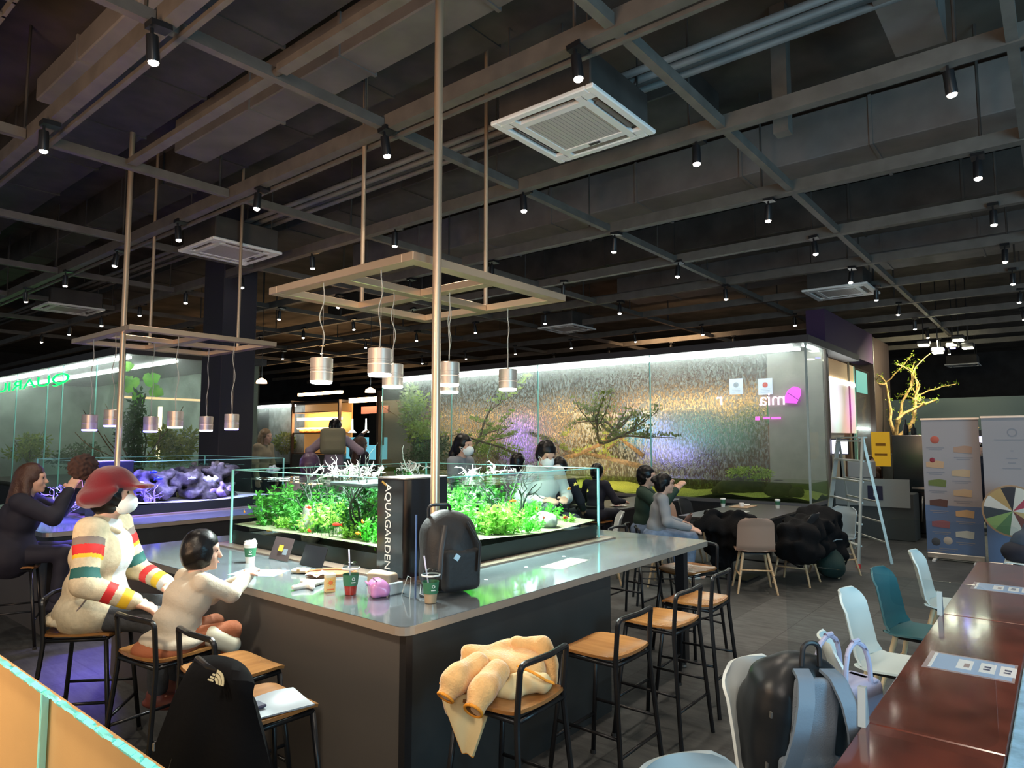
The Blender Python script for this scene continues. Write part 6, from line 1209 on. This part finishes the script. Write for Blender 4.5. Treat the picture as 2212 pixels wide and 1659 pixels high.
p = at(862, 1255, T); t = E('paper_bag', 'crumpled beige paper bag behind the pouch, against the black box', 'bag', p, .3); kr = M('kraft_paper', (.45, .32, .22), .8); solid('bag_body', [('b', (0, 0, .05), (.045, .08, .05), None, .02), ('e', (.01, .02, .09), (.03, .06, .03), None)], kr, t, .008, .02, noise=(.008, 50)); t.location = (2.50, 2.98, T); t.scale = (1, 1, .7)
p = at(876, 1290, T); t = E('clear_card_holder', 'small clear folded card holder between pouch and coffee', 'card holder', p, -.3); m = MB(); m.bar((0, -.05, 0), (.02, -.02, .10), .003); m.bar((0, .05, 0), (.02, .02, .10), .003); m.bar((.02, -.02, .10), (.02, .02, .10), .003); m.build('edge', acr_e, t); MB().add([(0, -.05, .001), (0, .05, .001), (.02, .02, .10), (.02, -.02, .10)], [(0, 1, 2, 3)]).build('sheet', acr, t)
p = at(868, 1345, T); t = E('acrylic_partition', 'tall clear acrylic partition with bluish edge standing at the table corner', 'partition', (2.40, 2.60, T), 0); m = MB(); m.bx((0, 0, 0), (.004, .40, .42), bev=.0); m.build('sheet', acr, t); MB().bx((-.001, -.004, .0), (.006, .002, .42)).build('bluish_edge', M('edge_blue', (.12, .20, .42), .1, spec=1), t); MB().box((.002, .15, .03), (.09, .02, .06), bev=.004).build('foot', acr_e, t)
for i, (x, y) in enumerate(((1050, 1252), (1137, 1225), (1218, 1202), (1287, 1192))):
    if i == 3: continue
    o = MB().lathe([(.012, 0), (.012, .0015), (.001, .0018)], n=18).build('coaster', M('coaster_white', (.8, .9, .88), .2), None, True); o.location = at(x, y, T); tag(o, 'tiny round white disc on the right table top, '+('nearest', 'middle', 'farthest')[i], 'disc')
# black backpack on the table
bk = M('backpack_black', (.010, .010, .011), .6, bump=.2, bscale=60); bks = M('backpack_strap', (.018, .018, .02), .45)
p = at(965, 1270, T); t = E('backpack', 'black backpack standing on the centre table against the lettered box', 'backpack', (2.63, 2.60, T), -.35)
solid('bag_body', [('b', (0, 0, .20), (.15, .09, .19), None, .08), ('e', (.02, -.05, .20), (.15, .10, .17), None), ('e', (0, 0, .36), (.11, .08, .07), None)], bk, t, .009, .04, noise=(.004, 40)); solid('front_pocket', [('b', (.02, -.125, .13), (.11, .035, .11), None, .035)], bk, t, .008, .02)
MB().tube(bend([(-.10, .02, .38), (-.12, -.02, .46), (.0, -.03, .46), (.02, .02, .40)], .03), .009, 8).build('grab_handle', bks, t, True); MB().tube([(.06, -.12, .37), (.11, -.17, .26), (.10, -.175, .12)], .016, 8, flat=.4).build('strap', bks, t, True); MB().tube([(-.07, -.12, .36), (-.11, -.16, .25), (-.12, -.16, .10)], .016, 8, flat=.4).build('strap', bks, t, True)
MB().box((-.02, -.162, .20), (.03, .004, .03), (0, .6, 0)).build('badge', M('badge_silver', (.5, .5, .5), .3, .8), t); MB().tube([(-.14, .02, .04), (-.18, -.06, .01), (-.16, -.14, .006)], .006, 6).build('loose_strap', bks, t, True)
# ------------------------------------------------------------------ fleece jacket on the first right stool
fl = M('fleece_yellow', (.72, .42, .16), .95, noise=.10, nscale=25, bump=.5, bscale=110, sheen=.6); trim_o = M('trim_orange', (.80, .30, .02), .7); lin = M('lining_cream', (.66, .52, .28), .85, bump=.15, bscale=30)
t = E('fleece_jacket', 'yellow fleece jacket with orange trim thrown over a bar stool', 'jacket', (2.22, 1.83, .66)); o0 = V3((2.22, 1.83, .66))
def J(x, y, k): return tuple(atD(x, y, k)-o0)
RI = Matrix((RT, Vector((FW.x, FW.y, 0)).normalized(), Vector((0, 0, 1)))).transposed()
solid('jacket_body', [('e', J(1108, 1448, 2.93), (.16, .15, .095), RI), ('e', J(1045, 1450, 2.9), (.12, .14, .09), RI), ('e', J(1000, 1480, 2.86), (.07, .10, .075), RI), ('e', J(1130, 1415, 2.96), (.09, .08, .05), RI), ('c', J(1010, 1415, 2.9), .03, J(1100, 1395, 2.98), .04), ('e', J(975, 1515, 2.84), (.045, .06, .06), RI)], fl, t, .008, .03, noise=(.016, 36))
solid('hood', [('c', J(1112, 1388, 2.95), .030, J(1172, 1392, 2.92), .036), ('c', J(1172, 1392, 2.92), .036, J(1192, 1435, 2.90), .030), ('c', J(1192, 1440, 2.9), .03, J(1188, 1478, 2.88), .026)], fl, t, .007, .02, noise=(.008, 48))
for i, (a, b, c, r_) in enumerate(((J(1030, 1436, 2.80), J(985, 1466, 2.70), J(966, 1500, 2.66), .038), (J(1075, 1452, 2.78), J(1045, 1488, 2.66), J(1026, 1528, 2.60), .042))):
    d = (V3(c)-V3(b)).normalized(); R = d.to_track_quat('Z', 'X').to_matrix(); q = V3(c)+d*(r_*.35); solid('sleeve', [('c', a, .050, b, .052), ('c', b, .052, c, r_)], fl, t, .006, .03, neg=[('b', tuple(q+d*.05), (.07, .07, .05), R, .001)], noise=(.006, 50)); dk = MB(); dk.lathe([(r_*.84, 0), (.001, -.012)], n=20, caps=False); dk = dk.build('cuff_shade_disc', M('cuff_shade', (.16, .075, .02), .9), t); dk.location = q+d*.002; dk.rotation_euler = R.to_euler()  # dark disc paints the shade inside the cuff
    MB().tube([tuple(q+R@V3((r_*.88*math.cos(k*PI/10), r_*.88*math.sin(k*PI/10), 0))) for k in range(21)], .006, 8, cap=False).build('cuff_trim', trim_o, t, True)
TA, TB, TC, TD = V3(J(952, 1492, 2.74)), V3(J(1066, 1505, 2.66)), V3(J(1022, 1632, 2.64)), V3(J(1000, 1624, 2.68))
def tri(u, v): p = TA.lerp(TB, v).lerp(TD.lerp(TC, v), u); return p-FW*(.014*math.sin(v*6+u*2)*(1-u*.5))
sheet(tri, 14, 14, .012).build('hanging_panel', lin, t, True)
MB().tube([tri(k/12, 0) for k in range(13)], .005, 8).build('edge_trim', trim_o, t, True); MB().tube([tri(1, k/5) for k in range(6)], .005, 8).build('edge_trim', trim_o, t, True)
solid('lining', [('e', J(1140, 1475, 2.78), (.10, .05, .045), RI), ('e', J(1105, 1490, 2.76), (.07, .05, .035), RI), ('e', J(1170, 1480, 2.80), (.05, .05, .03), RI)], lin, t, .007, .02, noise=(.014, 55))
MB().tube([J(1118, 1438, 2.75), J(1150, 1452, 2.71), J(1180, 1470, 2.71), J(1196, 1476, 2.73)], .009, 8, flat=.5).build('zip_trim', trim_o, t, True)
MB().tube([J(1000, 1432, 2.80), J(1022, 1425, 2.79), J(1040, 1438, 2.77)], .007, 8).build('edge_trim', trim_o, t, True); MB().tube([J(996, 1480, 2.70), J(1030, 1474, 2.68), J(1068, 1482, 2.70)], .006, 8).build('edge_trim', trim_o, t, True); MB().tube([J(952, 1478, 2.82), J(962, 1452, 2.84), J(990, 1450, 2.83)], .008, 8).build('edge_trim', trim_o, t, True)
# ------------------------------------------------------------------ black jacket over the near left stool
bj = M('jacket_black', (.004, .004, .005), .9, bump=.2, bscale=25, spec=.12); o1 = V3((1.30, 2.58, .5)); t = E('black_jacket', 'black zip jacket with a small pale half dome logo hung over a stool back', 'jacket', o1, 0)
def K1(x, y, k): return tuple(atD(x, y, k)-o1)
def jk(u, v):
    ys = 1418+u*340+(22*v)*(1-u*.5); w0 = 112+u*215; x0 = 420-u*130; px = x0+w0*v; e = abs(v-.5)*2
    k = 2.585-.20*v-.05*u+.05*e**3+.012*math.sin(v*13+u*3)*(.2+u)+.010*math.sin(v*5-u*7); top = max(0, .10-u)/.10
    px += (1-e)*0; k += .09*top**2; ys += 26*(e**4)*(1-min(1, u*4))+2*math.sin(v*9)
    return tuple(V3(K1(px, ys, k)))
sheet(jk, 34, 26, .045).build('jacket_body', bj, t, True)
MB().tube([jk(.03, v/10) for v in range(1, 10)], .014, 8).build('collar', bj, t, True)
MB().tube([tuple(V3(jk(u/12, .16))-FW*.024) for u in range(1, 13)], .004, 6).build('seam', bks, t, True)
lg = M('logo_pale', (.55, .48, .30), .5); m = MB()
for k in range(3):
    r0, r1 = .010+.013*k, .020+.013*k; n = 8; vs = []; 
    for j in range(n+1): a = j*PI/2/n; vs += [(r0*math.cos(a), r0*math.sin(a)), (r1*math.cos(a), r1*math.sin(a))]
    m.add([(0, -x, y) for x, y in vs]+[(-.002, -x, y) for x, y in vs], [(2*j, 2*j+1, 2*j+3, 2*j+2) for j in range(n)]+[(2*(n+1)+2*j, 2*(n+1)+2*j+2, 2*(n+1)+2*j+3, 2*(n+1)+2*j+1) for j in range(n)])
for k in range(3): m.bx((-.002, .004, .004+.010*k), (0, .030-.007*k, .010+.010*k))
o = m.build('logo', lg, t); o.location = V3(K1(462, 1476, 2.415)); o.rotation_euler = (.1, .25, YAW-.35)
for (y, z_) in ((.12, .62), (.13, .58)): MB().box(K1(332, 1560+z_*90, 2.46), (.004, .012, .02)).build('zip_pull', steel, t)
t2 = MB(); t2 = sheet(lambda u, v: ((u-.5)*.30, (v-.5)*.22-.05, .668+.006*math.sin(u*6)*math.sin(v*5)), 10, 10, .006).build('pale_cloth', M('seat_glare_m', (.26, .29, .33), .35), None, True); t2.location = (1.50, 2.50, 0); t2.rotation_euler = (0, 0, -.2); tag(t2, 'pale grey cloth laid on the seat right of the black jacket', 'cloth')  # pale sheet stands for the glare on the glossy wooden seat
o = MB().bx((-.02, -.03, 0), (.02, .03, .012), bev=.004).build('wallet', M('wallet_blue', (.05, .05, .10), .4)); o.location = (1.45, 2.44, .678); tag(o, 'small dark item lying on the pale cloth', 'wallet')
# ------------------------------------------------------------------ big backpack and handbag on the white chairs
nav = M('leather_black', (.012, .015, .019), .38, bump=.08, bscale=30); pad = M('strap_blue_grey', (.16, .21, .27), .55, bump=.1, bscale=120); pad2 = M('mesh_grey', (.20, .25, .31), .8, bump=.4, bscale=200)
t = E('backpack', 'big black leather backpack with grey padded straps sitting on a white chair', 'backpack', BAG, BAGR); t.rotation_euler = (-.05, .13, BAGR)
solid('bag_body', [('b', (-.02, 0, .20), (.11, .17, .22), None, .08), ('b', (-.05, 0, .16), (.12, .175, .17), None, .07), ('e', (-.01, 0, .40), (.08, .12, .07), None)], nav, t, .009, .05, noise=(.005, 28)); solid('rear_pocket', [('b', (-.165, 0, .14), (.035, .14, .13), None, .04)], nav, t, .009, .02)
solid('back_padding', [('b', (.098, 0, .24), (.018, .085, .19), None, .018), ('b', (.10, .0, .10), (.02, .12, .05), None, .02)], pad2, t, .007, .02)
for sy in (-1, 1):
    P_ = [(.07, sy*.05, .445), (.12, sy*.06, .435), (.165, sy*.08, .37), (.185, sy*.10, .28), (.175, sy*.125, .14), (.13, sy*.15, .03)]
    pts = []; 
    for i in range(len(P_)-1):
        for k in range(5): pts.append(V3(P_[i]).lerp(V3(P_[i+1]), k/5))
    pts.append(V3(P_[-1])); pts = [pts[0]]+[(pts[i-1]+pts[i]*2+pts[i+1])/4 for i in range(1, len(pts)-1)]+[pts[-1]]
    m = MB(); 
    vs = []; fs = []
    for i, q in enumerate(pts):
        tn = (pts[min(i+1, len(pts)-1)]-pts[max(i-1, 0)]).normalized(); n = tn.cross(V3((0, 1, 0))).normalized(); wd = .030 if i < len(pts)-4 else .018
        for (a, b) in ((-wd, -.006), (wd, -.006), (wd, .006), (-wd, .006)): vs.append(q+V3((0, a, 0))+n*b)
    for i in range(len(pts)-1):
        for k in range(4): fs.append((i*4+k, i*4+(k+1) % 4, i*4+4+(k+1) % 4, i*4+4+k))
    fs += [(0, 1, 2, 3), tuple(len(vs)-4+k for k in range(4))]; m.add(vs, fs); m.build('shoulder_strap', pad, t, True)
    for z_ in (.12, .30): MB().box((.10, sy*.165, z_), (.012, .006, .02)).build('buckle', steel, t)
MB().tube(bend([(.05, -.035, .45), (.04, -.03, .53), (.04, .03, .53), (.05, .035, .45)], .03), .009, 8).build('grab_handle', nav, t, True)
for sy in (-1, 1): MB().tube([(-.06, sy*.172, .04), (-.07, sy*.180, .2), (-.04, sy*.165, .36), (.01, sy*.09, .44)], .004, 6).build('zip_line', bks, t, True)
MB().box((.125, .02, .06), (.006, .012, .05), (0, .2, 0)).build('zip_pull', steel, t); MB().tube([(-.185, -.07, .10), (-.20, 0, .12), (-.185, .07, .10)], .005, 6).build('pocket_zip', bks, t, True)
lav = M('lavender_leather', (.50, .48, .66), .45)
t = E('handbag', 'pale lavender handbag with two upright handles on the chair behind the backpack', 'handbag', HBAG, HBR); t.scale = (1.15, 1.15, 1.2)
solid('bag_body', [('b', (0, 0, .11), (.07, .15, .11), None, .03), ('b', (0, 0, .04), (.085, .155, .04), None, .03)], lav, t, .008, .03)
for sx in (-.055, .055): MB().tube(bend([(sx, -.08, .17), (sx, -.075, .30), (sx*.9, -.03, .36), (sx*.9, .03, .36), (sx, .075, .30), (sx, .08, .17)], .05), .0085, 8).build('handle', lav, t, True)
MB().box((.075, 0, .15), (.008, .03, .04), bev=.003).build('gold_clasp', M('gold', (.75, .48, .15), .25, .9), t)
for sy in (-.1, .1): MB().box((.0, sy, .215), (.13, .03, .01), bev=.003).build('gusset_tab', lav, t)

# ------------------------------------------------------------------ sub-parts go under the part they belong to
SUBS = {'housing': ('lens', 'fin', 'groove_band', 'light_disc', 'cable_grip'), 'panel': ('louvre', 'sensor', 'print'), 'body': ('eye', 'mouth'), 'face_mask': ('mask_strap',), 'lid': ('lid_rim', 'sip_spout', 'slash_mark'), 'casing': ('lettering', 'slash_mark'), 'upper_door': (), 'tube': ('base_flange',),
        'paper_sleeve': ('ring_mark', 'letter_mark'), 'carton_body': ('emblem', 'emblem_petal', 'print_line', 'carton_top'), 'front_board': ('label', 'label_mark'), 'print_upper': ('cake_picture', 'caption_lines', 'berry', 'round_mark', 'text_line'), 'sheet': ('code_field', 'mark', 'header_bar', 'text_line', 'picture', 'print_line', 'print_mark'),
        'bezel': ('display',), 'card': ('drawing',), 'tabletop': ('top_edge',), 'tulip_mark': ('tulip_vein',), 'sleeve': ('cuff_trim',), 'hanging_panel': ('edge_trim',), 'jacket_body': ('logo', 'zip_pull', 'collar', 'seam'), 'front_pocket': ('badge',), 'hat': ('hat_pompom',), 'rear_pocket': ('pocket_zip',), 'top': ('pocket_welt', 'collar', 'grey_cuff', 'quilted_hem')}
base = lambda o: o.name.split('.')[0]
bpy.context.view_layer.update()
for r_ in [o for o in C.objects if o.parent is None and o.type == 'EMPTY']:
    ch = list(r_.children); first_ = {}
    for c in ch: first_.setdefault(base(c), c)
    for k_, subs in SUBS.items():
        if k_ in first_ and first_[k_].parent == r_:
            h = first_[k_]
            for c in ch:
                if c is not h and base(c) in subs and c.parent == r_:
                    c.parent = h; c.matrix_parent_inverse = h.matrix_basis.inverted()
